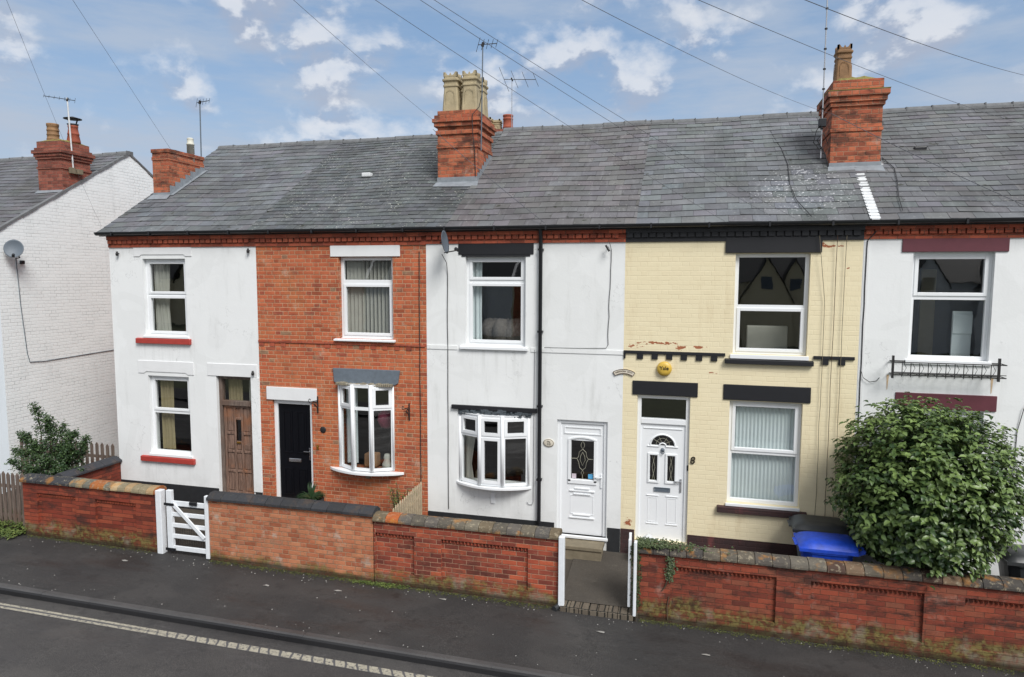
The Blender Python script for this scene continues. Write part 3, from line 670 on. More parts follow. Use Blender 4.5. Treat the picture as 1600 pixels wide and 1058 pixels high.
def sqpot(ch, x, y, z, w0=.165, h=.72, m='buffpot'):
    b = MB(); s = h/.72
    b.lathe([(w0*1.0, z-.02), (w0*.99, z+.05*s), (w0*.84, z+.42*s), (w0*.84, z+.45*s), (w0*.93, z+.47*s), (w0*.93, z+.50*s), (w0*.86, z+.51*s), (w0*.86, z+.55*s), (w0*1.02, z+.58*s), (w0*1.02, z+.61*s), (w0*.86, z+.62*s), (w0*.84, z+.66*s), (w0*.66, z+.66*s), (w0*.62, z+.3*s)], (x, y, 0), 32, sq=.97, smooth=False)
    for k in range(4):                       # crown points and recessed arch outline on each face
        Mx = Matrix.Translation((x, y, z)) @ Matrix.Rotation(k*math.pi/2, 4, 'Z'); w = w0*.86; t = .03
        prof = [(-w, .655*s), (w, .655*s), (w, .74*s), (w*.72, .745*s), (w*.45, .69*s), (w*.18, .68*s), (0, .73*s), (-w*.18, .68*s), (-w*.45, .69*s), (-w*.72, .745*s), (-w, .74*s)]
        v = [Mx @ Vector((a, -w0*.86, c)) for a, c in prof]+[Mx @ Vector((a, -w0*.86+t, c)) for a, c in prof]; n = len(prof)
        b.mesh(v, [tuple(range(n)), tuple(range(n, 2*n))[::-1]]+[(q, (q+1) % n, n+(q+1) % n, n+q) for q in range(n)])
        ar = [Mx @ Vector((w0*.52*math.cos(a), -w0*(.955-.0), (.30+.10*math.sin(a))*s)) for a in [math.pi*q/8 for q in range(9)]]
        ar = [Mx @ Vector((w0*.52, -w0*.95, .12*s))]+ar+[Mx @ Vector((-w0*.52, -w0*.985, .12*s))]
        b.tube(ar, .004, 4)
    return b.build('chimney_pot', M[m], ch)
def roundpot(ch, x, y, z, r=.13, h=.42, m='brownpot', ribs=3, taper=.86):
    b = MB(); pr = [(r*1.06, z-.02), (r*1.06, z+.03)]
    for i in range(ribs):
        t = (i+.5)/ribs; rr = r*(1-(1-taper)*t); zz_ = z+h*t; pr += [(rr, zz_-.02), (rr*1.07, zz_-.012), (rr*1.07, zz_+.012), (rr, zz_+.02)]
    rr = r*taper; pr += [(rr, z+h-.05), (rr*1.1, z+h-.04), (rr*1.1, z+h), (rr*.8, z+h), (rr*.75, z+h*.5)]
    b.lathe(pr, (x, y, 0), 20); return b.build('chimney_pot', M[m], ch)
def apron(parent, x0, x1, y0, h=.13, w=.16, m='lead', name='flashing', side=0, y1=None, dz=0):
    b = MB(); z = rz((x0+x1)/2, y0, dz)
    b.box(x0-.01, x1+.01, y0-.012, y0+.02, z-.03, z+h)
    b.face([(x0-.03, y0-.013, z+.035), (x1+.03, y0-.013, z+.035), (x1+.05, y0-w, rz(x1, y0-w, dz)+.022), (x0-.05, y0-w, rz(x0, y0-w, dz)+.022)])
    if side:
        sx = x1 if side > 0 else x0; n = 7
        for i in range(n):
            ya = y0+(y1-y0)*i/n; yb = y0+(y1-y0)*(i+1)/n; s = side
            za = rz(sx, ya, dz); zb = rz(sx, yb, dz)
            b.face([(sx+s*.008, ya, za), (sx+s*.008, yb, zb), (sx+s*.008, yb, zb+.13), (sx+s*.008, ya, zb+.13)])
            b.face([(sx+s*.008, ya, za+.024), (sx+s*.09, ya, za+.022), (sx+s*.09, yb, zb+.022), (sx+s*.008, yb, zb+.024)])
    return b.build(name, M[m], parent, recalc=False)
def textmesh(b, s, size, place, ext=.004):
    """adds lettering to builder b; place maps (x, y, z-depth) of the text plane to the world"""
    cu = bpy.data.curves.new('lettering', 'FONT'); cu.body = s; cu.size = size; cu.extrude = ext; cu.align_x = 'CENTER'; cu.align_y = 'CENTER'; cu.offset = size*.012
    o = bpy.data.objects.new('lettering', cu); COL.objects.link(o); bpy.context.view_layer.update()
    me = o.evaluated_get(bpy.context.evaluated_depsgraph_get()).to_mesh()
    b.mesh([place(*v.co) for v in me.vertices], [tuple(p.vertices) for p in me.polygons])
    o.to_mesh_clear(); bpy.data.objects.remove(o); bpy.data.curves.remove(cu)

UP = (3.64, 5.21)
slt = lambda lo, hi: [(random.Random(q).uniform(lo, hi),)*3 for q in range(14)]
def tones(base, n=16, seed=0, tint=.015):
    rg = random.Random(seed); out = []
    for i in range(n):
        v = base*rg.uniform(.78, 1.2); out.append((v*rg.uniform(1-tint, 1+tint), v, v*rg.uniform(1-tint, 1+tint*1.5)))
    return out

# ------------------------------------------------------------------ house with the two red sills
H14 = thing('terraced_house', (-9.75, 0, 0), 'white rendered end terrace house with red window sills and weathered brown door', 'house')
ops = [(-10.66, -9.65, 3.645, 5.19), (-10.65, -9.67, 1.22, 2.83), (-9.03, -8.24, .45, 2.885)]
shell(H14, -11.46, -8.045, M['render'], ops, side_l=True)
eaves(H14, -11.46, -8.05, M['eaves'], 1); gutter(H14, -11.62, -8.05)
roof(H14, -11.60, -8.11, M['slate14'], .222, .30, tones(.98, seed=1, tint=.02), 0, 11)
for xa, xb in ((-11.47, -9.05), (-8.20, -8.05)): b = MB(); b.box(xa, xb, -.014, 0, -.3, .60); b.build('plinth', M['plinth'], H14)
lintel(H14, -10.86, -9.49, 5.235, 5.452, M['whitelintel'], ears=.14, name='upper_lintel'); lintel(H14, -10.87, -9.54, 2.875, 3.135, M['whitelintel'], ears=.14, name='lower_lintel'); lintel(H14, -9.22, -8.09, 2.885, 3.135, M['whitelintel'], name='door_lintel')
b = MB(); b.box(-8.235, -8.052, -.02, 0, .601, 2.88); b.build('door_pilaster', M['render'], H14, bevel=.004)
wd = window(H14, -10.66, -9.65, 3.645, 5.19, [(3.70, 4.44, True), (4.50, 5.13, True)], label='upper white sash window with pale curtain'); sill(wd, -10.86, -9.57, 3.49, 3.60, M['redsill']); 
b = MB(); b.box(-10.70, -9.62, -.035, .09, 3.603, 3.643); b.build('frame_cill', M['upvc'], wd, bevel=.004)
wd = window(H14, -10.65, -9.67, 1.22, 2.83, [(1.28, 2.05, False), (2.12, 2.77, True)], label='lower white sash window with cream curtain'); sill(wd, -10.87, -9.58, 1.055, 1.165, M['redsill'])
b = MB(); b.box(-10.68, -9.64, -.03, .09, 1.168, 1.218); b.build('frame_cill', M['upvc'], wd, bevel=.004)
# weathered panelled door
b = MB(); b.box(-9.03, -8.96, .07, .17, .45, 2.885); b.box(-8.30, -8.24, .07, .17, .45, 2.885); b.box(-8.96, -8.30, .07, .17, 2.82, 2.885); b.box(-8.96, -8.30, .05, .17, 2.29, 2.385)
df = b.build('door_frame', M['oldframe'], H14, bevel=.006)
b = MB(); b.face([(-8.96, .13, 2.385), (-8.30, .13, 2.385), (-8.30, .13, 2.82), (-8.96, .13, 2.82)]); b.build('pane', M['glass'], df, recalc=False)
b = MB(); dx0, dx1, dz0, dz1 = -8.955, -8.305, .46, 2.285
b.box(dx0, dx1, .125, .155, dz0, 1.55); b.box(dx0, -8.72, .125, .155, 1.55, 2.0); b.box(-8.54, dx1, .125, .155, 1.55, 2.0); b.box(dx0, dx1, .125, .155, 2.0, dz1)
cols = [dx0, dx0+.055, -8.735, -8.69, -8.57, -8.525, dx1-.055, dx1]
for a, c in ((cols[0], cols[1]), (cols[2], cols[3]), (cols[4], cols[5]), (cols[6], cols[7])): b.box(a, c, .10, .125, dz0, dz1)
for (z, hh) in ((dz0, .08), (.93, .05), (1.33, .05), (1.70, .05), (2.235, .05)):
    for a, c in ((cols[1], cols[2]), (cols[3], cols[4]), (cols[5], cols[6])):
        if z == 1.70 and a == cols[3]: b.box(a, c, .10, .125, 1.52, 1.57); b.box(a, c, .10, .125, 2.0, 2.05)
        else: b.box(a, c, .10, .125, z, z+hh)
for (z, zt) in ((.56, .91), (1.0, 1.31), (1.40, 1.68)):
    for a, c in ((cols[1], cols[2]), (cols[3], cols[4]), (cols[5], cols[6])):
        if z == 1.40 and a == cols[3]: zt = 1.50
        if c-a > .05: b.box(a+.018, c-.018, .114, .126, z+.0, zt-.0)
for a, c in ((cols[1], cols[2]), (cols[5], cols[6])): b.box(a+.018, c-.018, .114, .126, 1.77, 2.22)
dr = b.build('door', M['olddoor'], H14, bevel=.006, )
b = MB(); b.face([(-8.69, .135, 1.57), (-8.57, .135, 1.57), (-8.57, .135, 2.0), (-8.69, .135, 2.0)]); b.build('pane', M['glass'], dr, recalc=False)
b = MB(); b.box(-8.67, -8.59, .088, .10, 1.525, 1.562); b.build('letter_box', M['brass'], dr, bevel=.003)
ch = chimney(H14, -11.44, -11.02, 1.25, 2.36, 6.2, [(7.36, 7.43, .012), (7.52, 7.60, .018)], M['stack'], 7.58); flaunch(ch, -11.44, -11.02, 1.25, 2.36, 7.60, .02, M['plinth'])
b = MB(); b.lathe([(.085, 7.4), (.08, 7.82), (.086, 7.82), (.086, 7.85), (.07, 7.86), (.07, 7.95), (.075, 7.96), (.05, 7.98)], (-11.10, 2.05, 0), 16); b.build('chimney_pot', M['whitepot'], ch)
apron(H14, -11.44, -11.02, 1.25, h=.08, side=1, y1=2.4)
curtain(-10.58, -10.22, 3.7, 5.15, M['curtain_white'], 'pale curtain drawn aside in the upper window of the red silled white house', gather=.12)
curtain(-10.56, -10.26, 1.27, 2.78, M['curtain_cream'], 'cream curtain in the lower window of the red silled white house', gather=.05)
curtain(-8.93, -8.62, 2.36, 2.86, M['curtain_cream'], 'cream curtain behind the glass above the weathered brown door, on its left side', y=.24)
curtain(-8.47, -8.32, 2.36, 2.86, M['curtain_white'], 'narrow pale curtain at the right of the glass above the weathered brown door', y=.24)
b = MB(); b.lathe([(.02, 3.2), (.26, 3.3), (.32, 3.6), (.28, 3.9), (.1, 4.1), (.02, 4.12)], (-9.95, .75, 0), 18); tag(b.build('cushion', M['redcloth']), 'rust red bedding seen through the upper window of the red silled white house', 'cushion')

# ------------------------------------------------------------------ bare brick house
H12 = thing('terraced_house', (-6.3, 0, 0), 'bare orange brick terrace house with black front door and grey lintel over its bow window', 'house')
ops = [(-6.30, -5.22, 3.705, 5.21), (-7.775, -6.925, .45, 2.475), (-6.34, -5.25, 1.24, 2.86)]
shell(H12, -8.045, -4.57, M['brick12'], ops); eaves(H12, -8.05, -4.57, M['eaves'], 2); gutter(H12, -8.05, -4.57)
roof(H12, -8.11, -4.14, M['slate12'], .15, .2, tones(.98, seed=2), 0, 12)
lintel(H12, -6.46, -5.07, 5.215, 5.475, M['whitelintel'], name='upper_lintel', p=.02); lintel(H12, -7.885, -6.805, 2.475, 2.725, M['whitelintel'], name='door_lintel', p=.03)
b = MB(); b.ext([(-6.45, 3.14), (-6.43, 2.88), (-6.38, 2.86), (-5.2, 2.86), (-5.13, 2.90), (-5.09, 3.14)][::-1], -.03, .0, ax='y'); b.build('bow_lintel', M['greylintel'], H12, bevel=.008)
b = MB()
for i in range(30):
    x = -6.36+i*.038; b.box(x, x+.03, -.11-.05*math.sin(i/29*math.pi)+rng.uniform(-.01, .01), -.002, 2.835, 2.875+rng.uniform(-.01, .02))
b.build('mortar_flashing', M['mortar'], H12, bevel=.006)
# moulded brick string course
b = MB(); b.box(-8.04, -4.6, -.018, 0, 3.585, 3.62)
x = -8.02
while x < -4.7:
    if rng.random() < .6: b.box(x, x+.1, -.010, 0, 3.51, 3.584)
    x += .235
b.build('string_course', M['eaves'], H12); 
wd = window(H12, -6.30, -5.22, 3.705, 5.21, [(3.77, 4.70, True), (4.79, 5.15, False)], fw=.062, label='white upper window with vertical blinds'); sill(wd, -6.40, -5.17, 3.655, 3.70, M['upvc'], -.07)
bp = [(-6.345, .02), (-5.985, -.175), (-5.605, -.175), (-5.245, .02)]
wb = bow(H12, bp, 1.25, 2.86, 2.42, (True, False, True), (False, False, False), 'white bow window with three lights')
def bowsill(win, x0, x1, dep, z, th, m):
    b = MB(); pts = curvepts(x0, x1, dep, 16, .0); pr = [(x, y) for x, y in pts]+[(x1, .06), (x0, .06)]
    b.ext(pr, z, z+th, ax='z'); return b.build('sill', m, win, bevel=.006)
bowsill(wb, -6.56, -5.04, .255, 1.185, .05, M['upvc'])
b = MB(); b.ext([(-6.36, .0), (-5.99, -.18), (-5.6, -.18), (-5.24, .0)], 2.86, 2.868, ax='z'); b.build('head_board', M['upvc'], wb)
b = MB(); b.box(-5.80, -5.72, -.04, 0, 1.07, 1.14); b.build('air_brick', M['mortar'], H12)
# black front door
b = MB(); b.box(-7.775, -7.70, .05, .13, .45, 2.475); b.box(-6.995, -6.925, .05, .13, .45, 2.475); b.box(-7.70, -6.995, .05, .13, 2.39, 2.475)
b.build('door_frame', M['upvc'], H12, bevel=.006)
def raised(b, x0, x1, z0, z1, y, t=.012, w=.022, fill=True):      # moulded panel: a raised rim and a raised field
    b.box(x0, x1, y-t, y, z1-w, z1); b.box(x0, x1, y-t, y, z0, z0+w); b.box(x0, x0+w, y-t, y, z0+w, z1-w); b.box(x1-w, x1, y-t, y, z0+w, z1-w)
    if fill: b.box(x0+w*2, x1-w*2, y-t*.7, y, z0+w*2, z1-w*2)
b = MB(); b.box(-7.70, -6.995, .085, .13, .45, 2.39)
for a, c in ((-7.60, -7.40), (-7.30, -7.10)): raised(b, a, c, 1.42, 2.25, .085); raised(b, a, c, .58, 1.12, .085)
dr = b.build('door', M['blackdoor'], H12, bevel=.005)
b = MB(); b.box(-7.49, -7.22, .068, .085, 1.245, 1.315); b.build('letter_box', M['chrome'], dr, bevel=.008)
b = MB(); b.box(-7.045, -7.015, .07, .085, 1.30, 1.54); b.bar((-7.03, .045, 1.47), (-7.15, .045, 1.47), .018); b.bar((-7.03, .08, 1.47), (-7.03, .04, 1.47), .018); b.build('handle', M['chrome'], dr, bevel=.003)
ch = chimney(H12, -4.87, -4.06, 1.41, 2.42, 6.2, [(7.36, 7.43, .018), (7.62, 7.70, .03), (7.77, 7.85, .055), (7.85, 7.92, .085), (7.92, 7.99, .05)], M['stack'], 8.08); flaunch(ch, -4.87, -4.06, 1.41, 2.42, 8.07, .07)
for px_, py_ in ((-4.64, 1.66), (-4.25, 1.66), (-4.64, 2.12), (-4.25, 2.14)): sqpot(ch, px_, py_, 8.10)
apron(H12, -4.87, -4.06, 1.41, side=1, y1=2.45, m='lead')
b = MB(); b.box(-6.70, -6.50, 1.76, 1.90, rz(-6.6, 1.8)+.01, rz(-6.6, 1.8)+.10); b.build('roof_vent', M['leadwhite'], H12, bevel=.02)
# vertical blind slats as one thing
b = MB()
for i in range(13):
    x = -6.2+i*.078; a = R(62 if i > 3 else 30); dxx = .038*math.cos(a); dyy = .038*math.sin(a)
    b.face([(x-dxx, .2-dyy, 3.76), (x+dxx, .2+dyy, 3.76), (x+dxx, .2+dyy, 5.16), (x-dxx, .2-dyy, 5.16)])
tag(b.build('blind', M['curtain_white'], recalc=False), 'pale vertical slat blind in the upper window of the bare brick house', 'blind')
curtain(-6.28, -6.04, 1.3, 2.8, M['net'], 'pale curtain at the left of the brick house bow window', y=.14, amp=.015)
curtain(-5.36, -5.27, 1.3, 2.8, M['curtain_white'], 'narrow pale curtain at the right of the brick house bow window', y=.14, amp=.012)
b = MB(); b.lathe([(.01, 1.9), (.13, 1.95), (.19, 2.08), (.17, 2.2), (.08, 2.28), (.01, 2.3)], (-5.62, .55, 0), 18); tag(b.build('lamp_shade', M['pinkcloth']), 'round pink shade seen inside the brick house bow window', 'lamp shade')
b = MB(); b.box(-5.88, -5.62, .05, .25, 1.26, 1.52); tag(b.build('basket', M['browncloth'], bevel=.03), 'tan basket on the ledge inside the brick house bow window', 'basket')
b = MB(); b.lathe([(.01, 1.26), (.09, 1.27), (.10, 1.34), (.06, 1.42), (.07, 1.47), (.05, 1.53), (.01, 1.54)], (-5.42, .1, 0), 16); tag(b.build('ornament', M['curtain_white']), 'pale round ornament on the ledge in the right light of the brick house bow window', 'ornament')

# ------------------------------------------------------------------ house with the oval number plaque
H10 = thing('terraced_house', (-2.8, 0, 0), 'white painted terrace house with bow window and leaded glass in its white door', 'house')
ops = [(-3.83, -2.74, 3.64, 5.21), (-3.93, -2.68, 1.16, 2.42), (-2.165, -1.29, .36, 2.395)]
shell(H10, -4.57, -1.045, M['render10'], ops); eaves(H10, -4.57, -1.04, M['eaves'], 3, 5.655); gutter(H10, -4.57, -1.04)
roof(H10, -4.14, -.87, M['slate10'], .215, .28, tones(1.0, seed=3), .06, 13)
lintel(H10, -3.96, -2.60, 5.24, 5.485, M['blacklintel'], name='upper_lintel'); b = MB(); b.box(-3.90, -2.66, -.01, .08, 5.205, 5.24); b.build('lintel_edge', M['blacklintel'], H10)
b = MB(); b.box(-4.09, -2.52, -.05, 0, 2.49, 2.565); b.build('bow_lintel', M['blacklintel'], H10, bevel=.006)
b = MB(); r_ = random.Random(8)
for i in range(70):
    t = r_.random(); x = -3.97+1.32*t; zz0 = 2.40+r_.random()*.09
    yy = -.03-.10*math.sin(t*math.pi)*(1-(zz0-2.40)/.12)
    b.box(x, x+r_.uniform(.03, .09), yy, .0, zz0-.02, zz0+r_.uniform(.01, .035))
b.box(-3.97, -2.63, -.022, 0, 2.40, 2.49); b.build('mortar_flashing', M['worn'], H10, bevel=.006)
for xa, xb in ((-4.565, -3.98), (-2.64, -1.05)): b = MB(); b.box(xa, xb, -.012, 0, 3.555, 3.63); b.build('string_course', M['render10'], H10, bevel=.003)
for xa, xb in ((-4.565, -2.2), (-1.27, -1.05)): b = MB(); b.box(xa, xb, -.016, 0, -.3, .55); b.build('plinth', M['plinth'], H10, bevel=.003)
wd = window(H10, -3.83, -2.74, 3.64, 5.21, [(3.70, 4.73, True), (4.81, 5.15, True)], fw=.062, label='white upper window with a narrow pale curtain'); sill(wd, -3.93, -2.69, 3.575, 3.635, M['upvc'], -.05)
bp = [(-3.945, .02), (-3.52, -.175), (-3.10, -.175), (-2.675, .02)]
wb = bow(H10, bp, 1.17, 2.42, 2.05, (True, True, True), (False, True, False), 'white bow window with six lights'); bowsill(wb, -4.02, -2.61, .26, 1.115, .045, M['upvc'])
b = MB(); b.ext([(-3.95, .0), (-3.53, -.18), (-3.09, -.18), (-2.67, .0)], 2.42, 2.428, ax='z'); b.build('head_board', M['upvc'], wb)
b = MB(); b.box(-3.36, -3.28, -.02, 0, .80, 1.0); b.build('wall_vent', M['upvc'], H10, bevel=.004)
b = MB(); b.box(-2.165, -2.10, .04, .13, .36, 2.395); b.box(-1.355, -1.29, .04, .13, .36, 2.395); b.box(-2.10, -1.355, .04, .13, 2.33, 2.395); b.box(-2.18, -1.255, -.05, .1, .315, .36)
b.build('door_frame', M['upvc'], H10, bevel=.006)
b = MB(); gx0, gx1, gz0, gz1 = -1.925, -1.525, 1.34, 2.03
grid_wall(b, -2.10, -1.355, .36, 2.33, .065, [(gx0, gx1, gz0, gz1)], .05)
raised(b, -2.05, -1.40, 2.14, 2.27, .065, fill=False); 
for a, c, e, f in ((gx0-.05, gx0, gz0-.04, gz1), (gx1, gx1+.05, gz0-.04, gz1), (gx0-.05, gx1+.05, gz0-.075, gz0-.005)): b.box(a, c, .045, .066, e, f)
for i in range(12):
    t0, t1 = i/12, (i+1)/12; f = lambda t: gz1-.005+.05*(1-(2*t-1)**2)
    xa, xb = gx0-.05+(gx1-gx0+.1)*t0, gx0-.05+(gx1-gx0+.1)*t1
    b.mesh([(xa, .045, f(t0)), (xb, .045, f(t1)), (xb, .045, f(t1)+.03), (xa, .045, f(t0)+.03), (xa, .066, f(t0)), (xb, .066, f(t1)), (xb, .066, f(t1)+.03), (xa, .066, f(t0)+.03)], [(0, 1, 2, 3), (0, 1, 5, 4), (3, 2, 6, 7)])
for z, w in ((1.17, .13), (1.125, .22), (1.07, .15), (.70, .15), (.645, .22)): b.box(-1.725-w, -1.725+w, .045, .066, z, z+.022)
raised(b, -1.93, -1.52, .72, 1.06, .065, t=.006, w=.012, fill=False)
dr = b.build('door', M['upvc'], H10, bevel=.004)
b = MB(); b.face([(gx0, .09, gz0), (gx1, .09, gz0), (gx1, .09, gz1), (gx0, .09, gz1)]); b.build('pane', M['glass'], dr, recalc=False)
b = MB(); cx, cz = (gx0+gx1)/2, (gz0+gz1)/2+.02
def came(pts): b.tube([(cx+a, .082, cz+c) for a, c in pts], .0042, 4)
came([(0, .32), (-.03, .26), (-.03, .22), (0, .17), (.03, .22), (.03, .26), (0, .32)]); came([(0, .17), (-.06, .12), (-.07, .04), (-.10, 0), (-.07, -.06), (-.05, -.16), (0, -.2), (.05, -.16), (.07, -.06), (.10, 0), (.07, .04), (.06, .12), (0, .17)])
came([(0, .12), (-.035, .05), (-.045, -.02), (0, -.12), (.045, -.02), (.035, .05), (0, .12)]); came([(-.2, 0), (-.10, 0)]); came([(.2, 0), (.10, 0)]); came([(0, -.2), (-.025, -.25), (0, -.29), (.025, -.25), (0, -.2)]); came([(0, -.29), (0, -.36)])
b.build('leading', M['leadcame'], dr)
b = MB(); b.box(gx1-.10, gx1-.015, .083, .0885, gz0+.02, gz0+.10); b.build('blue_sticker', M['sticker'], dr); b = MB(); b.box(gx0+.015, gx0+.09, .083, .0885, gz0+.01, gz0+.09); b.build('pale_sticker', M['stickerpink'], dr)
b = MB(); b.box(-1.405, -1.375, .045, .065, 1.22, 1.46); b.bar((-1.39, .025, 1.41), (-1.50, .025, 1.41), .018); b.bar((-1.39, .06, 1.41), (-1.39, .02, 1.41), .018); b.build('handle', M['upvc'], dr, bevel=.003)
b = MB(); b.tube([(-2.465, -.11, 5.66), (-2.465, -.10, 5.60), (-2.465, -.06, 5.52), (-2.465, -.06, .55)], .034, 12)
for z in (5.3, 3.9, 2.6, 1.3): b.box(-2.51, -2.42, -.09, 0, z, z+.035)
b.build('downpipe', M['black'], H10)
curtain(-3.78, -3.60, 3.7, 5.15, M['net'], 'narrow pale curtain at the left of the upper window between black lintel and black downpipe', gather=.05, amp=.015)
curtain(-3.88, -3.76, 1.2, 2.0, M['curtain_white'], 'pale curtain tied at the left of the white house bow window', y=.12, gather=.5, amp=.012)
b = MB(); r_ = random.Random(5); 
for i in range(9): b.lathe([(.01, 3.66), (.15, 3.70), (.18, 3.85+r_.random()*.12), (.1, 4.0+r_.random()*.1), (.01, 4.1)], (-3.55+i*.09, .42+r_.random()*.2, 0), 10)
tag(b.build('blanket', M['greycloth']), 'mottled grey fur blanket heaped inside the upper window under the black lintel', 'blanket')

# ------------------------------------------------------------------ cream house
H8 = thing('terraced_house', (.75, 0, 0), 'cream painted brick terrace house with black lintels and white panelled door', 'house')
ops = [(.70, 1.81, 3.625, 5.235), (.68, 1.785, 1.165, 2.865), (-.80, .06, .40, 2.89)]
shell(H8, -1.045, 2.55, M['cream'], ops); eaves(H8, -1.04, 2.55, M['blacklintel'], 4, 5.655); gutter(H8, -1.04, 2.55)
roof(H8, -.87, 2.66, M['slate8'], .205, .36, tones(1.0, seed=4), .06, 14)
b = MB(); b.box(.54, 1.965, -.03, .1, 5.245, 5.495); b.build('upper_lintel', M['blacklintel'], H8, bevel=.006)
lintel(H8, .575, 1.895, 2.88, 3.13, M['blacklintel'], name='lower_lintel', p=.02); lintel(H8, -.885, .175, 2.895, 3.13, M['blacklintel'], name='door_lintel', p=.02)
for xa, xb, tt in ((-1.04, .585, (-1.04, -.82, -.58, -.345, -.11, .13, .365)), (1.91, 2.5, (2.03, 2.27))):
    b = MB(); b.box(xa, xb, -.028, 0, 3.585, 3.635)
    for x in tt: b.box(x, x+(.10 if x > -1 else .03), -.024, 0, 3.50, 3.586)
    b.build('string_course', M['blacklintel'], H8, bevel=.003)
for xa, xb in ((-1.04, -.81), (.07, 2.55)): b = MB(); b.box(xa, xb, -.016, 0, -.3, .56); b.build('plinth', M['plinth8'], H8, bevel=.003)
wd = window(H8, .70, 1.81, 3.625, 5.235, [(3.68, 4.36, True), (4.42, 5.175, False)], fw=.06, label='upper white window with reflections'); sill(wd, .58, 1.91, 3.475, 3.555, M['blacklintel'], -.07); b = MB(); b.box(.66, 1.84, -.03, .09, 3.558, 3.622); b.build('frame_cill', M['upvc'], wd, bevel=.004)
wd = window(H8, .68, 1.785, 1.165, 2.865, [(1.22, 1.98, False), (2.04, 2.805, True)], fw=.06, label='lower white window with closed pale blinds'); sill(wd, .53, 1.905, 1.01, 1.115, M['plinth8'], -.07); b = MB(); b.box(.66, 1.80, -.03, .09, 1.118, 1.162); b.build('frame_cill', M['upvc'], wd, bevel=.004)
b = MB(); b.box(-.80, -.735, .05, .14, .40, 2.89); b.box(-.005, .06, .05, .14, .40, 2.89); b.box(-.735, -.005, .05, .14, 2.83, 2.89); b.box(-.735, -.005, .045, .14, 2.40, 2.49)
df = b.build('door_frame', M['upvc'], H8, bevel=.006); b = MB(); b.face([(-.735, .09, 2.49), (-.005, .09, 2.49), (-.005, .09, 2.83), (-.735, .09, 2.83)]); b.build('pane', M['glass'], df, recalc=False)
b = MB(); Y = .075; dc = -.37
ol = [(-.575, -.455, 1.42, 1.86), (-.285, -.165, 1.42, 1.86), (-.56, -.18, 2.03, 2.21)]
grid_wall(b, -.735, -.005, .40, 2.40, Y, ol, .04)
for a, c, e, f in ol[:2]: raised(b, a-.035, c+.035, e-.035, f+.035, Y, w=.03, t=.018, fill=False)
b.box(-.69, -.05, Y-.012, Y, 2.315, 2.33)
n = 14                                                             # fan light: spandrels round the half circle and a raised rim
def fan(t): return (dc+.19*math.cos(t), 2.03+.175*math.sin(t))
for i in range(n):
    t0, t1 = math.pi*i/n, math.pi*(i+1)/n; a, c = fan(t0), fan(t1)
    b.face([(a[0], Y+.001, a[1]), (a[0], Y+.001, 2.211), (c[0], Y+.001, 2.211), (c[0], Y+.001, c[1])])
b.tube([(dc+.205*math.cos(math.pi*i/n), Y-.004, 2.03+.19*math.sin(math.pi*i/n)) for i in range(n+1)], .014, 6)
b.tube([(dc-.25, Y-.004, 2.015), (dc-.06, Y-.004, 2.015)]+[(dc-.06*math.cos(math.pi*i/6), Y-.004, 2.02+.055*math.sin(math.pi*i/6)) for i in range(1, 6)]+[(dc+.06, Y-.004, 2.015), (dc+.25, Y-.004, 2.015)], .013, 6)
for a, c in ((-.62, -.42), (-.30, -.10)): b.box(a, c, Y-.012, Y, 1.155, 1.17); b.box(a, c, Y-.012, Y, .665, .68); raised(b, a+.02, c-.02, .70, 1.13, Y, t=.005, w=.01, fill=False)
dr = b.build('door', M['upvc'], H8, bevel=.003)
b = MB(); b.face([(-.60, Y+.03, 1.40), (-.14, Y+.03, 1.40), (-.14, Y+.03, 2.23), (-.60, Y+.03, 2.23)]); b.build('pane', M['glass'], dr, recalc=False)
b = MB(); r_ = random.Random(6)
for a, c, e, f in ol[:2]:
    for q in (.3, .7): b.tube([(a+(c-a)*q, Y+.022, e), (a+(c-a)*(1-q), Y+.022, (e+f)/2), (a+(c-a)*q, Y+.022, f)], .003, 4)
b.tube([(dc+.11*math.cos(math.pi*i/8), Y+.022, 2.04+.11*math.sin(math.pi*i/8)) for i in range(9)], .003, 4)
for t in (.5, 1.1, 2.0, 2.6): b.tube([(dc+.05*math.cos(t), Y+.022, 2.04+.05*math.sin(t)), (dc+.17*math.cos(t), Y+.022, 2.04+.16*math.sin(t))], .003, 4)
b.build('leading', M['leadcame'], dr)
b = MB(); b.lathe([(.0, 0), (.035, .0), (.03, .02), (.0, .03)], n=14, M=Matrix.Translation((dc, Y, 1.955)) @ Matrix.Rotation(R(90), 4, 'X')); b.tube([(dc+.028*math.sin(t), Y-.03, 1.93+.035*math.cos(t)) for t in [i*math.pi/6 for i in range(12)]], .007, 5); b.build('knocker', M['dish'], dr)
b = MB(); raised(b, -.50, -.23, 1.235, 1.31, Y, t=.016, w=.012, fill=False); b.box(-.48, -.25, Y-.008, Y, 1.25, 1.295); b.build('letter_box', M['dish'], dr, bevel=.002)
b = MB(); b.box(-.075, -.045, Y-.018, Y, 1.25, 1.48); b.bar((-.06, Y-.035, 1.435), (-.17, Y-.035, 1.435), .018); b.bar((-.06, Y, 1.435), (-.06, Y-.04, 1.435), .018); b.build('handle', M['alu'], dr, bevel=.003)
b = MB(); b.box(.035, .062, .028, .05, 1.64, 1.73); b.build('door_bell', M['black'], df, bevel=.006)
# white net blinds fill the lower window
b = MB()
for i in range(34):
    x = .745+i*.0295; b.face([(x, .175+(.018 if i % 2 else 0), 1.2), (x+.0295, .175+(0 if i % 2 else .018), 1.2), (x+.0295, .175+(0 if i % 2 else .018), 2.84), (x, .175+(.018 if i % 2 else 0), 2.84)])
tag(b.build('blind', M['net'], recalc=False), 'closed pale vertical blinds filling the lower window of the cream house', 'blind')
b = MB(); b.box(.95, 1.6, .6, .75, 3.3, 4.05)
tag(b.build('headboard', M['curtain_white'], bevel=.02), 'pale bed head seen through the upper window of the cream house', 'furniture')

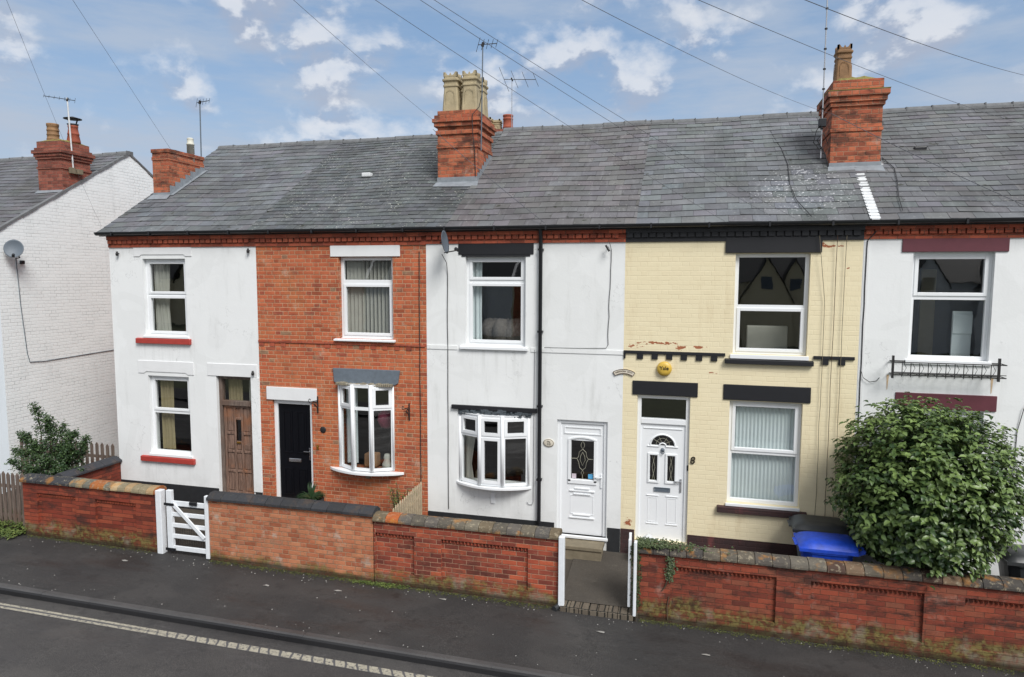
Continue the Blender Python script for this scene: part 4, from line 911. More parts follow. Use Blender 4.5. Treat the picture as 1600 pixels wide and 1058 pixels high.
# ------------------------------------------------------------------ maroon lintel house
H6 = thing('terraced_house', (4.3, 0, 0), 'white rendered terrace house with maroon lintels and iron basket under its upper window', 'house')
ops = [(3.24, 4.315, 3.625, 5.24), (3.22, 4.30, 1.17, 2.86), (5.05, 5.9, .4, 2.88)]
shell(H6, 2.55, 6.2, M['render'], ops); eaves(H6, 2.55, 6.2, M['eaves'], 5, 5.665); gutter(H6, 2.55, 6.2)
roof(H6, 2.66, 6.2, M['slate6'], .185, .33, tones(1.03, seed=6, tint=.02)+tones(1.35, 4, 7, .02), .05, 15)
lintel(H6, 3.08, 4.48, 5.245, 5.50, M['maroon'], name='upper_lintel', p=.02); lintel(H6, 3.095, 4.455, 2.88, 3.115, M['maroon'], name='lower_lintel', p=.02)
wd = window(H6, 3.24, 4.315, 3.625, 5.24, [(3.68, 4.53, False), (4.60, 5.18, True)], fw=.06, label='upper white window over the iron basket'); b = MB(); b.box(3.2, 4.35, -.03, .09, 3.56, 3.622); b.build('sill', M['upvc'], wd, bevel=.004)
wd = window(H6, 3.22, 4.30, 1.17, 2.86, [(1.22, 2.0, False), (2.07, 2.80, True)], fw=.06, label='lower white window behind the bush'); sill(wd, 3.08, 4.44, 1.02, 1.12, M['maroon'])
b = MB(); b.box(5.05, 5.9, .05, .13, .4, 2.88); b.build('door', M['upvc'], H6, bevel=.005)
b = MB(); b.box(2.56, 2.635, -.006, 0, .5, 5.44); b.build('painted_edge', M['whitelintel'], H6)
ch = chimney(H6, 2.28, 3.07, 1.47, 2.40, 6.2, [(7.34, 7.41, .018), (7.76, 7.83, .03), (7.83, 7.92, .055), (7.92, 8.01, .085)], M['stack'], 8.20); flaunch(ch, 2.28, 3.07, 1.47, 2.40, 8.19, .11, M['lichen'], .0)
sqpot(ch, 2.48, 1.80, 8.22, .135, .62, 'brownpot')
b = MB(); b.box(2.19, 3.16, 1.38, 2.49, 8.011, 8.022); b.build('corbel_top', M['lichen'], ch)
apron(H6, 2.28, 3.07, 1.47, h=.10, w=.2, m='lead')
b = MB(); zf = lambda y: rz(3.07, y)
for i in range(8):
    ya, yb = 1.47+i*.125, 1.595+i*.125; b.face([(3.078, ya, zf(ya)), (3.078, yb, zf(yb)), (3.078, yb, zf(yb)+.15), (3.078, ya, zf(ya)+.15)]); b.face([(3.078, ya, zf(ya)+.026), (3.14, ya, zf(ya)+.024), (3.14, yb, zf(yb)+.024), (3.078, yb, zf(yb)+.026)])
b.build('side_flashing', M['leadwhite'], H6, recalc=False)
b = MB(); n = 16
for i in range(n):
    ya = EY-.02+(1.27-EY)*i/n; yb = EY+(1.27-EY)*(i+1)/n; xa = 2.70+.05*(i/n)-.03; sx = lambda y: 2.66+.05*(y-EY)/1.5
    b.box(sx(ya)-.045, sx(ya)+.055, ya, yb+.02, rz(2.7, ya)+.012, rz(2.7, ya)+.03+.1*0, M=None) if False else b.face([(sx(ya)-.07, ya, rz(2.7, ya)+.034), (sx(ya)+.075, ya, rz(2.7, ya)+.034), (sx(yb)+.075, yb+.01, rz(2.7, yb)+.020), (sx(yb)-.07, yb+.01, rz(2.7, yb)+.020)])
    b.face([(sx(ya)-.05, ya, rz(2.7, ya)+.005), (sx(ya)+.06, ya, rz(2.7, ya)+.005), (sx(ya)+.06, ya, rz(2.7, ya)+.034), (sx(ya)-.05, ya, rz(2.7, ya)+.034)])
b.build('lead_strip', M['leadwhite'], H6, recalc=False)
b = MB(); b.box(3.74, 3.94, 2.05, 2.17, rz(3.8, 2.1)+.01, rz(3.8, 2.1)+.07); b.build('roof_vent', M['black'], H6, bevel=.015)
b = MB(); b.box(3.95, 4.22, .42, .46, 3.2, 4.35); b.box(3.95, 4.22, .40, .42, 4.0, 4.3); tag(b.build('cabinet', M['net'], bevel=.01), 'white cabinet inside the right of the upper window over the iron basket', 'cabinet')
b = MB(); b.box(3.72, 3.94, 1.2, 1.25, 3.2, 5.0); tag(b.build('cupboard', M['curtain_cream'], bevel=.01), 'tan cupboard deep inside the upper window over the iron basket', 'cupboard')

H4 = thing('terraced_house', (8, 0, 0), 'plain brick terrace house just beyond the right edge of the picture', 'house')
ops = [(6.75, 7.8, 3.64, 5.23), (6.7, 7.8, 1.17, 2.86), (8.4, 9.25, .4, 2.88)]
shell(H4, 6.2, 9.8, M['brick12'], ops, side_r=True); eaves(H4, 6.2, 9.8, M['eaves'], 6); gutter(H4, 6.2, 9.9); roof(H4, 6.2, 9.95, M['slate14'], .215, .3, tones(1, seed=21), .05, 22)
for x0, x1, za, zb in ((6.6, 7.95, 5.235, 5.48), (6.55, 7.95, 2.88, 3.12), (8.3, 9.35, 2.89, 3.12)): lintel(H4, x0, x1, za, zb, M['whitelintel'])
for x0, x1, za, zb in ops[:2]: sill(window(H4, x0, x1, za, zb, [(za+.06, za+.8, False), (za+.87, zb-.06, True)]), x0-.1, x1+.1, za-.12, za-.02, M['whitelintel'])
b = MB(); b.box(8.4, 9.25, .05, .13, .4, 2.88); b.build('door', M['blackdoor'], H4, bevel=.005)
# ------------------------------------------------------------------ neighbour with the white gable
H16 = thing('detached_house', (-17.5, 0, 0), 'white painted brick gable house with slate roof and tall red chimney at far left', 'house')
b = MB(); s = -14.4
b.face([(s, 0, -.3), (s, 7.5, -.3), (s, 7.5, EZ+.15*SL_-.05), (s, RY, RZ-.06), (s, 0, EZ+.15*SL_-.04)]); b.build('gable_wall', M['gable'], H16, recalc=False)
b = MB(); fo = [(-15.9, -14.95, 1.2, 2.85), (-15.9, -14.95, 3.65, 5.2)]; grid_wall(b, -20, s, -.3, EZ-.05, 0, fo, .26); b.build('wall', M['front16'], H16, recalc=False)
b = MB(); b.face([(-20, 0, -.3), (-20, 0, EZ), (-20, RY, RZ), (-20, 7.5, EZ), (-20, 7.5, -.3)]); b.face([(-20, 7.5, -.3), (-20, 7.5, EZ), (s, 7.5, EZ), (s, 7.5, -.3)]); b.build('rear_wall', M['brick12'], H16, recalc=False)
for f in fo: window(H16, *f, [(f[2]+.06, f[2]+.8, False), (f[2]+.86, f[3]-.06, True)])
b = MB(); b.box(-19.9, -14.6, .27, 3, .2, 5.5); b.build('room', M['dark'], H16)
roof(H16, -20.1, s+.02, M['slate16'], .2, .28, tones(.95, seed=9), -.03, 19); gutter(H16, -20.1, s+.02)
b = MB(); n = 20                                     # pale mortar fillet under the verge, both slopes
for i in range(n):
    for sg in (0, 1):
        ya, yb = EY+(RY-EY)*i/n, EY+(RY-EY)*(i+1)/n; za, zb = EZ+(ya-EY)*(RZ-.03-EZ)/(RY-EY), EZ+(yb-EY)*(RZ-.03-EZ)/(RY-EY)
        if sg: ya, yb = 2*RY-ya, 2*RY-yb
        w0 = .045+.012*math.sin(i*1.7)
        b.face([(s+.024, ya, za-w0), (s+.024, yb, zb-w0), (s+.024, yb, zb+.012), (s+.024, ya, za+.012)])
        b.face([(s+.024, ya, za+.012), (s+.024, yb, zb+.012), (s-.06, yb, zb+.02), (s-.06, ya, za+.02)])
b.build('verge', M['ridge'], H16, recalc=False)
ch = chimney(H16, -15.13, -14.415, 1.72, 2.52, 6.0, [(7.37, 7.43, .02), (7.60, 7.66, .03), (7.66, 7.73, .055), (7.73, 7.81, .085), (7.81, 7.87, .04)], M['stack2'], 8.02); flaunch(ch, -15.13, -14.415, 1.72, 2.52, 8.02, .07, M['lichen'])
roundpot(ch, -14.93, 2.0, 8.06, .13, .42, 'brownpot', 4, .92); p2 = roundpot(ch, -14.56, 2.22, 8.06, .14, .40, 'redpot', 1, .72)
b = MB(); b.lathe([(.09, 8.44), (.13, 8.50), (.05, 8.51)], (-14.56, 2.22, 0), 14)
for a in range(4): b.bar((-14.56+.09*math.cos(a*1.57), 2.22+.09*math.sin(a*1.57), 8.49), (-14.56+.14*math.cos(a*1.57), 2.22+.14*math.sin(a*1.57), 8.62), .014)
b.lathe([(.02, 8.68), (.2, 8.63), (.2, 8.62), (.02, 8.63)], (-14.56, 2.22, 0), 16); b.build('cowl', M['iron'], ch)
apron(H16, -15.13, -14.43, 1.72, h=.04, w=.09, m='lead', dz=-.03)

# chimney on the rear slope: only the pots show above the ridge
rs = MB(); rs.box(-5.55, -4.45, 5.7, 6.4, 6.0, 8.62); rc = thing('rear_chimney', (-5, 6, 6), 'distant chimney pots showing just above the slate ridge beside the crown topped chimney', 'chimney')
rs.build('stack', M['stack2'], rc)

# ================================================================== garden walls
def gwall(name, label, x0, x1, m, top, panels=(), y=-1.6, th=.23, cop=None, panel_bottom=.2):
    t = thing(name, ((x0+x1)/2, y, gz((x0+x1)/2)), label, 'garden wall', 'brick walls along the pavement')
    b = MB(); z0 = -.5
    ops = [(a, c, gz((a+c)/2)+panel_bottom, zt) for a, c, zt in panels]
    grid_wall(b, x0, x1, z0, top, y, ops, .045)
    for a, c, e, f in ops:
        b.face([(a, y+.045, e), (c, y+.045, e), (c, y+.045, f), (a, y+.045, f)])
    b.face([(x0, y, z0), (x0, y, top), (x0, y+th, top), (x0, y+th, z0)]); b.face([(x1, y, z0), (x1, y+th, z0), (x1, y+th, top), (x1, y, top)])
    b.face([(x0, y+th, z0), (x0, y+th, top), (x1, y+th, top), (x1, y+th, z0)]); b.face([(x0, y, top), (x1, y, top), (x1, y+th, top), (x0, y+th, top)])
    b.build('brickwork', m, t, recalc=False)
    if panels:
        b = MB(); rg = random.Random(int(abs(x0)*10))
        for a, c, e, f in ops:                     # dog tooth course under the head of the panel
            x = a+.01
            while x < c-.06: b.ext([(x, y+.045), (x+.026, y+.012+rg.uniform(-.004, .004)), (x+.052, y+.045)], f-.055, f-.004, ax='z'); x += .058
        b.build('dog_tooth_course', m, t)
    b = MB(); rg = random.Random(int(abs(x1)*7)+1); x = x0-.01; yc = y+th/2
    while x < x1:
        L, col, kind = cop(x, rg); xb = min(x+L-.006, x1+.015); o = rg.uniform(-.006, .006); zt = top+rg.uniform(-.003, .004)
        if xb-x < .02: break
        if kind == 'saddle': pr = [(yc-.165+o, zt), (yc-.165+o, zt+.045), (yc-.05, zt+.115), (yc+.05, zt+.115), (yc+.165+o, zt+.045), (yc+.165+o, zt)]
        else: pr = [(yc-.155+o, zt)]+[(yc-.155*math.cos(q*math.pi/7)+o, zt+.03+.085*math.sin(q*math.pi/7)) for q in range(8)]+[(yc+.155+o, zt)]
        b.ext(pr, x, xb, col); x += L
    b.build('coping', M['copingblue'] if cop is cop_blue else M['coping'], t, bevel=.006)
    return t
BLU = [srgb(44, 47, 54), srgb(54, 57, 64), srgb(50, 52, 58)]
OR_ = [srgb(176, 104, 52), srgb(196, 128, 60), srgb(150, 138, 110), srgb(112, 112, 100), srgb(180, 150, 110), srgb(158, 92, 60), srgb(120, 84, 64), srgb(196, 170, 130)]
def cop_blue(x, rg): return (.29, rg.choice(BLU), 'saddle')
def cop_left(x, rg): return (.38, rg.choice(BLU), 'saddle') if x < -11.1 else (.155, rg.choice(OR_), 'round')
GRY = [srgb(112, 104, 90), srgb(128, 120, 104), srgb(96, 90, 80), srgb(104, 98, 92), srgb(118, 104, 82), srgb(190, 100, 48), srgb(96, 92, 88)]
def cop_mid(x, rg): return (.225, GRY[5] if abs(x+4.62) < .12 else rg.choice(GRY[:5]+GRY[6:]+GRY[:2]), 'round')
LNG = [srgb(90, 84, 78), srgb(112, 106, 96), srgb(164, 96, 54), srgb(76, 72, 68), srgb(128, 104, 82), srgb(96, 90, 80), srgb(84, 60, 50), srgb(70, 66, 64), srgb(104, 96, 84)]
def cop_long(x, rg): return (.235, rg.choice(LNG), 'round')
gwall('garden_wall', 'red brick wall with orange lichened coping left of the white gate', -12.13, -9.13, M['wallred'], .97, [(-11.80, -10.90, .775), (-10.46, -9.56, .765)], cop=cop_left)
gwall('garden_wall', 'plain orange brick wall with blue black coping right of the white gate', -8.02, -4.90, M['wallorange'], .97, cop=cop_blue)
gwall('garden_wall', 'multi red brick wall with grey lichened coping left of the open path', -4.88, -1.83, M['wallmid'], .89, [(-4.86, -4.18, .70), (-3.72, -2.30, .70)], cop=cop_mid)
gwall('garden_wall', 'long dark red brick wall with recessed panels beneath the round bush', -.64, 8.3, M['walllong'], .82, [(-.16, 1.29, .66), (1.74, 3.15, .655), (3.63, 5.1, .65), (5.6, 7.0, .63)], cop=cop_long)
# return wall from the corner of the first house
t = thing('garden_wall', (-11.52, -.7, 0), 'short red side wall running from the white house corner to behind the holly', 'garden wall')
b = MB(); b.box(-11.66, -11.43, -1.37, -.005, -.3, .98); b.build('brickwork', M['wallred'], t)
b = MB(); y = -1.34
while y < -.02:
    b.ext([(-11.71, .98), (-11.71, 1.02), (-11.59, 1.09), (-11.50, 1.09), (-11.38, 1.02), (-11.38, .98)], y, min(y+.3, .0)-.006, srgb(58, 61, 70), ax='y'); y += .3
b.build('coping', M['copingblue'], t, bevel=.006)

# ------------------------------------------------------------------ fences
def picket_fence(label, a, c, z0, h, n, w=.06, gap_top=True, tilt=0, m=None, hf=None, group=None):
    a, c = Vector(a), Vector(c); d = (c-a).normalized(); nrm = Vector((d.y, -d.x, 0)); t = thing('picket_fence', tuple((a+c)/2), label, 'fence')
    L = (c-a).length; m = m or M['wood']; rg = random.Random(n)
    for q in (.25, .75):
        b = MB(); za = a.z+(hf(0) if hf else h)*q; zb = c.z+(hf(1) if hf else h)*q
        b.bar(Vector((a.x, a.y, za))+nrm*-.02, Vector((c.x, c.y, zb))+nrm*-.02, .03, .06); b.build('rail', m, t)
    for i in range(n):
        f = (i+.5)/n; p = a.lerp(c, f); hh = (hf(f) if hf else h)*rg.uniform(.98, 1.01); b = MB(); u = nrm*.009; s = d*(w/2)
        pr = [p-s, p+s, p+s+Vector((0, 0, hh-.05)), p+Vector((rg.uniform(-.004, .004), 0, hh)), p-s+Vector((0, 0, hh-.05))]
        v = [q-u for q in pr]+[q+u for q in pr]; b.mesh(v, [(0, 1, 2, 3, 4), (9, 8, 7, 6, 5)]+[(k, (k+1) % 5, 5+(k+1) % 5, 5+k) for k in range(5)]); b.build('picket', m, t)
    return t
picket_fence('weathered picket fence between the bare brick house yard and its white neighbour', (-4.66, -1.36, -.0), (-4.66, -.06, .1), 0, .95, 14, w=.045, hf=lambda f: 1.04-.0*f)
picket_fence('grey picket fence on the pavement edge left of the first brick wall', (-14.0, -1.5, -.05), (-12.2, -1.5, -.07), 0, 1.16, 16, w=.075, m=M['oldframe'])
picket_fence('dark picket fence in the passage behind the holly', (-14.3, .15, .1), (-11.7, .15, .1), 0, 1.2, 19, w=.07, m=M['oldframe'])

# ------------------------------------------------------------------ white gate and posts
t = thing('garden_gate', (-8.5, -1.58, gz(-8.5)), 'white five bar wooden gate standing between two brick walls', 'gate')
def gb(name, a, c, w, h): b = MB(); b.bar(a, c, w, h); b.build(name, M['whitepaint'], t, bevel=.006)
ys = -1.58
gb('stile', (-8.835, ys, .0), (-8.835, ys, 1.07), .11, .07); gb('stile', (-8.065, ys, -.10), (-8.065, ys, 1.03), .07, .07)
for z, w in ((.84, .09), (.64, .075), (.44, .075), (.24, .075), (.02, .085)): gb('rail', (-8.78, ys, z), (-8.10, ys, z), .03, w)
gb('brace', (-8.76, ys-.03, .84), (-8.12, ys-.03, .26), .024, .07)
b = MB(); b.box(-8.40, -8.25, ys-.05, ys-.02, .84, .90); b.build('latch', M['black'], t, bevel=.004)
for z in (.80, -.02): b = MB(); b.box(-8.93, -8.72, ys-.045, ys-.036, z, z+.045); b.build('hinge', M['black'], t)
b = MB()
for i in range(14): b.bar((-8.76+i*.048, ys+.02, .0), (-8.76+i*.048, ys+.02, .46), .004)
for i in range(10): b.bar((-8.76, ys+.02, .02+i*.048), (-8.10, ys+.02, .02+i*.048), .004)
b.build('wire_mesh', M['iron'], t)
def post(label, x0, x1, y0, y1, z0, z1, grp=None):
    b = MB(); b.box(x0, x1, y0, y1, z0, z1); return tag(b.build('gate_post', M['whitepaint'], bevel=.01), label, 'gate post', grp)
post('white post between the first brick wall and the hinged side of the white gate', -9.115, -9.0, -1.62, -1.5, gz(-9)-.05, 1.05)
post('white post at the left of the open path against the multi red wall', -1.815, -1.725, -1.66, -1.57, gz(-1.8)-.02, .95)
post('white post at the right of the open path against the ivy covered wall', -.69, -.645, -1.70, -1.60, gz(-.7)-.05, 1.0)
t = thing('garden_gate', (-.74, -1.4, 0), 'white gate swung open edge on against the ivy end of the long wall', 'gate')
for za, zb in ((-.02, 1.0),): 
    b = MB(); b.box(-.775, -.735, -1.62, -1.56, -.03, 1.0); b.build('stile', M['whitepaint'], t, bevel=.005)
b = MB(); b.box(-.795, -.755, -1.29, -1.23, .02, .97); b.build('stile', M['whitepaint'], t, bevel=.005)
for z in (.12, .5, .92): b = MB(); b.bar((-.757, -1.56, z), (-.775, -1.29, z), .03, .07); b.build('rail', M['whitepaint'], t, bevel=.004)
# steps
b = MB(); b.box(-1.99, -1.33, -.34, -.02, .0, .235); b.box(-2.0, -1.31, -.36, -.02, .235, .30); tag(b.build('door_step', M['concrete'], bevel=.01), 'worn stone step under the white door with leaded glass', 'step')
b = MB(); b.box(-.80, .08, -.34, -.02, .0, .39); tag(b.build('door_step', M['concrete'], bevel=.01), 'stone step under the cream house door', 'step')
b = MB(); b.box(-7.80, -6.9, -.34, -.02, .0, .44); tag(b.build('door_step', M['concrete'], bevel=.01), 'stone step under the black front door', 'step')
b = MB(); b.box(-9.1, -8.15, -.34, -.02, .0, .44); tag(b.build('door_step', M['concrete'], bevel=.01), 'stone step under the weathered brown door', 'step')

# ------------------------------------------------------------------ wheelie bins
def bin_(label, x, y, rot, bm, lm, z=.05, open_=0):
    t = thing('wheelie_bin', (x, y, z), label, 'bin'); Mx = Matrix.Translation((x, y, z)) @ Matrix.Rotation(rot, 4, 'Z')
    b = MB()        # body: front at -y, hinge at +y
    lv = [(.20, .22, .05), (.27, .345, .86), (.295, .37, .87), (.295, .37, .93)]
    vs = []; n = 16
    for hw, hd, z_ in lv:
        for k in range(n):
            a = 2*math.pi*(k+.5)/n; q = 1/max(abs(math.cos(a)), abs(math.sin(a))); q = 1+(q-1)*.82; vs.append(Mx @ Vector((hw*math.cos(a)*q, hd*math.sin(a)*q, z_)))
    fs = [tuple(range(n))[::-1]]
    for i in range(3):
        for k in range(n): k2 = (k+1) % n; fs.append((i*n+k, i*n+k2, (i+1)*n+k2, (i+1)*n+k))
    b.mesh(vs, fs); b.build('body', bm, t, bevel=.006)
    b = MB(); N = 12; g_ = []
    for i in range(N+1):
        for j in range(N+1):
            u, v = i/N*2-1, j/N*2-1; e = max(abs(u), abs(v)); h = .955+.075*(1-max(0, (abs(u)-.55)/.45)**2)*(1-max(0, (-v-.5)/.5)**2*.8)-(.03 if e > .99 else 0)+(.014 if abs(u) < .55 and -.55 < v < .6 else 0)
            g_.append(Mx @ Vector((u*.305, v*.385-.01, h)))
    b.mesh(g_, [(i*(N+1)+j, (i+1)*(N+1)+j, (i+1)*(N+1)+j+1, i*(N+1)+j+1) for i in range(N) for j in range(N)], smooth=True)
    for a, c, e, f in ((-.305, .305, -.40, -.385), (-.305, .305, .36, .375), (-.306, -.292, -.39, .37), (.292, .306, -.39, .37)): b.box(a, c, e, f, .90, .945, M=Mx)
    b.box(-.13, .13, -.44, -.39, .925, .94, M=Mx); b.build('lid', lm, t)
    b = MB(); b.tube([Mx @ Vector((-.24, .46, .95)), Mx @ Vector((.24, .46, .95))], .018, 8)
    for s in (-.24, 0, .24): b.bar(Mx @ Vector((s, .36, .90)), Mx @ Vector((s, .46, .95)), .03, .05)
    b.build('handle', bm, t)
    for s in (-.24, .24): b = MB(); b.tube([Mx @ Vector((s-.03, .30, .1)), Mx @ Vector((s+.03, .30, .1))], .1, 18); b.build('wheel', M['binblack'], t)
    return t
bin_('blue recycling bin with its lid showing just above the long brick wall', 2.01, -1.06, R(-90), M['blue'], M['blue'], .08)
bin_('dark grey lidded wheelie bin behind the blue one below the cream house window', 2.02, -.40, R(-92), M['dish'], M['binblack'], .11)
bin_('black bin half hidden by the round bush at the right edge', 4.62, -.95, R(-90), M['binblack'], M['binblack'], .12)

# ------------------------------------------------------------------ small things on the fronts
def dish(label, at, nrm, r, arm, wall, mast):
    t = thing('satellite_dish', at, label, 'satellite dish'); n_ = Vector(nrm).normalized(); q = n_.to_track_quat('Z', 'Y').to_matrix().to_4x4(); Mx = Matrix.Translation(at) @ q
    b = MB(); pr = [(r*i/8, .10*r*(i/8)**2*2.2) for i in range(9)]; b.lathe([(.001, 0)]+pr[1:]+[(r, pr[-1][1]-.008)]+[(a, z-.010) for a, z in pr[::-1][1:-1]]+[(.001, -.01)], n=28, M=Mx @ Matrix.Scale(.93, 4, (1, 0, 0)))
    b.build('reflector', M['dish'], t)
    b = MB(); low = Mx @ Vector((0, 0, 0)); b.tube([wall, mast, Vector(at)-n_*.05], .014, 6); b.build('bracket', M['iron'], t)
    b = MB(); s = Vector(at)+Vector((0, 0, -r*.9))+n_*.02; b.tube([s, arm], .010, 6); b.build('arm', M['iron'], t)
    b = MB(); d_ = (Vector(at)-Vector(arm)).normalized(); b.tube([Vector(arm), Vector(arm)+d_*.07], .03, 8); b.build('receiver', M['black'], t)
    return t
dish('grey satellite dish fixed high on the white gable wall', (-14.18, .22, 5.42), (.55, -.75, .22), .20, (-13.98, .02, 5.26), (-14.4, .42, 5.22), (-14.26, .40, 5.24))
dish('grey satellite dish seen edge on beside the black upper lintel', (-4.12, -.34, 5.44), (.98, .05, .14), .20, (-3.80, -.48, 5.30), (-4.17, 0, 5.44), (-4.17, -.2, 5.46))
def cable(label, pts, r=.006, m='cable', cat='cable', name='wall_cable', group=None, fine=0):
    b = MB(); b.tube(pts, r*.8, 5); return tag(b.build(name, M[m]), label, cat, group)
def wob(x, z0, z1, y=-.012, n=14, a=.008, seed=0, x1=None):
    rg = random.Random(seed); x1 = x if x1 is None else x1; return [(x+(x1-x)*i/n+rg.uniform(-a, a), y, z0+(z1-z0)*i/n) for i in range(n+1)]
cable('thin black cable running down the brick house beside the white house', wob(-4.70, 5.30, 1.0, -.015, a=.006), .009)
cable('dark cable hanging from the edge on satellite dish down the white front', [(-4.16, -.30, 5.24), (-4.165, -.05, 5.1)]+wob(-4.165, 4.9, .62, -.012, a=.004, seed=2), .008)
cable('looped cable down and along the white front beside the cream house', [(-1.30, -.05, 5.42)]+wob(-1.27, 5.30, 3.72, -.012, 10, .008, 3, -1.31)+[(-1.34, -.012, 3.66), (-1.8, -.012, 3.645), (-2.4, -.012, 3.64)], .006)
cable('grey cable down the white front beside the black downpipe', [(-2.57, -.012, 3.6), (-2.575, -.012, 2.5), (-2.58, -.012, .9), (-2.60, -.012, .84), (-2.66, -.012, .84), (-2.69, -.012, .88)], .006, 'alu')
for i, (x, lb) in enumerate(((2.03, 'left of three thin cables down the right side of the cream house'), (2.17, 'middle of three thin cables down the right side of the cream house'), (2.30, 'right of three thin cables down the right side of the cream house'))):
    cable(lb, [(x-(.12 if i == 0 else .0), -.08 if i == 0 else -.06, 5.5), (x, -.036, 5.1 if i else 4.5)]+wob(x, 4.3, .85, -.036, 12, .006, 5+i), .0055, 'concrete' if i != 1 else 'rust')
cable('black cable down the party line between cream and maroon lintelled houses', [(2.70, -.08, 5.56), (2.60, -.02, 5.42)]+wob(2.595, 5.3, .6, -.014, 16, .004, 9), .010)
cable('short black cable hook on the white wall left of the iron basket', [(2.60, -.012, 3.42), (2.63, -.03, 3.32), (2.72, -.04, 3.26), (2.82, -.03, 3.28), (2.86, -.012, 3.33)], .007)
cable('looped cable on the white wall beyond the right side of the round bush', [(4.72, -.012, .9), (4.74, -.012, 2.6), (4.80, -.03, 2.95), (4.88, -.05, 3.08), (5.0, -.03, 2.95), (5.02, -.012, 2.4)], .007)
cable('pair of thin cables running down the white gable below the dish', [(-14.385, .42, 5.2), (-14.385, .46, 4.2), (-14.385, .55, 3.1), (-14.385, .60, 2.9), (-14.385, .95, 2.88), (-14.385, 3.2, 2.95), (-14.385, 6, 3.05)], .010, 'dish')
b = MB(); b.box(-14.4, -14.33, .50, .58, 5.10, 5.18); tag(b.build('junction_box', M['black'], bevel=.01), 'small black box on the white gable below the dish', 'junction box')
for x, z, lb in ((-11.22, 5.30, 'small black cable bracket at the left corner of the red silled house'), (-8.18, 5.34, 'small black cable bracket at the right corner of the red silled house'), (-8.16, 2.98, 'small dark fitting on the lintel above the weathered brown door')):
    b = MB(); b.lathe([(.012, z-.05), (.028, z-.04), (.03, z), (.018, z+.02), (.02, z+.04)], (x, -.05, 0), 10); b.tube([(x, 0, z), (x, -.05, z)], .01, 5); tag(b.build('cable_bracket', M['iron']), lb, 'bracket')
b = MB(); b.tube([(-1.36, -.10, 5.38), (-1.30, -.10, 5.28)], .018, 6); b.tube([(-1.33, -.1, 5.33), (-1.33, 0, 5.35)], .008, 5); tag(b.build('cable_bracket', M['iron']), 'small black cable clamp high on the white front beside the cream house', 'bracket')
# scroll brackets
def scroll(label, x, z, s):
    b = MB(); b.bar((x, -.01, z+.16), (x, -.01, z-.16), .022, .012); b.bar((x, -.01, z+.08), (x-s*.0, -.30, z+.10), .014)
    b.tube([(x, -.02-.24*(1-math.cos(i*math.pi/12)), z-.14+.20*math.sin(i*math.pi/12)) for i in range(7)], .008, 5); b.tube([(x, -.30+.03*math.cos(i*.6), z+.13+.03*math.sin(i*.6)) for i in range(10)], .007, 5)
    b.tube([(x, -.10+.04*math.cos(i*.6), z+.03+.04*math.sin(i*.6)) for i in range(10)], .007, 5)
    tag(b.build('hanging_bracket', M['iron']), label, 'bracket')
scroll('black scroll hanging bracket just right of the black front door', -6.79, 2.42, -1); scroll('black scroll hanging bracket right of the brick house bow window', -4.92, 2.38, -1)
b = MB(); b.lathe([(.06, 0), (.062, .012), (.05, .018), (.001, .018)], n=20, M=Matrix.Translation((-6.69, 0, 1.94)) @ Matrix.Rotation(R(90), 4, 'X')); tag(b.build('wall_plaque', M['iron']), 'small round dark plaque on the brick between black door and bow window', 'plaque')
b = MB(); b.box(-6.83, -6.79, -.025, 0, 1.55, 1.64); b.lathe([(.012, 0), (.012, .01), (.001, .01)], n=10, M=Matrix.Translation((-6.81, -.025, 1.61)) @ Matrix.Rotation(R(90), 4, 'X')); tag(b.build('door_bell', M['brass'], bevel=.006), 'small brass door bell on the brick beside the black door', 'door bell')
# oval number plaque: No 10
t = thing('number_plaque', (-2.31, 0, 1.97), 'oval white number 10 plaque between black downpipe and white door', 'plaque')
Mx = Matrix.Translation((-2.31, 0, 1.97)) @ Matrix.Rotation(R(90), 4, 'X')
b = MB(); b.lathe([(.085, 0), (.088, .010), (.080, .014), (.001, .015)], n=28, M=Mx @ Matrix.Diagonal((1.12, .86, 1, 1))); b.build('plate', M['plaque'], t)
b = MB(); b.tube([(-2.31+.086*math.cos(a*math.pi/14), -.014, 1.97+.065*math.sin(a*math.pi/14)) for a in range(29)], .0035, 5)
textmesh(b, 'No', .045, lambda x, y, z: (-2.31+x, -.016-z, 1.995+y), .001); textmesh(b, '10', .062, lambda x, y, z: (-2.31+x*1.1, -.016-z, 1.952+y), .001); b.build('number', M['ink'], t)
b = MB(); textmesh(b, '8', .17, lambda x, y, z: (.125+x*.95+y*.12, -.012-z, 1.83+y), .006); tag(b.build('house_number', M['ink']), 'black metal house number 8 beside the cream house door', 'house number')
t = thing('alarm_box', (-.37, 0, 3.35), 'round yellow alarm box above the cream house door lintel', 'alarm')
b = MB(); b.lathe([(.118, 0), (.122, .03), (.112, .055), (.06, .068), (.001, .07)], n=32, M=Matrix.Translation((-.37, 0, 3.35)) @ Matrix.Rotation(R(90), 4, 'X')); b.build('cover', M['gold'], t)
b = MB(); textmesh(b, 'Yale', .085, lambda x, y, z: (-.37+x, -.068-z, 3.362+y), .006); b.build('lettering', M['ink'], t)
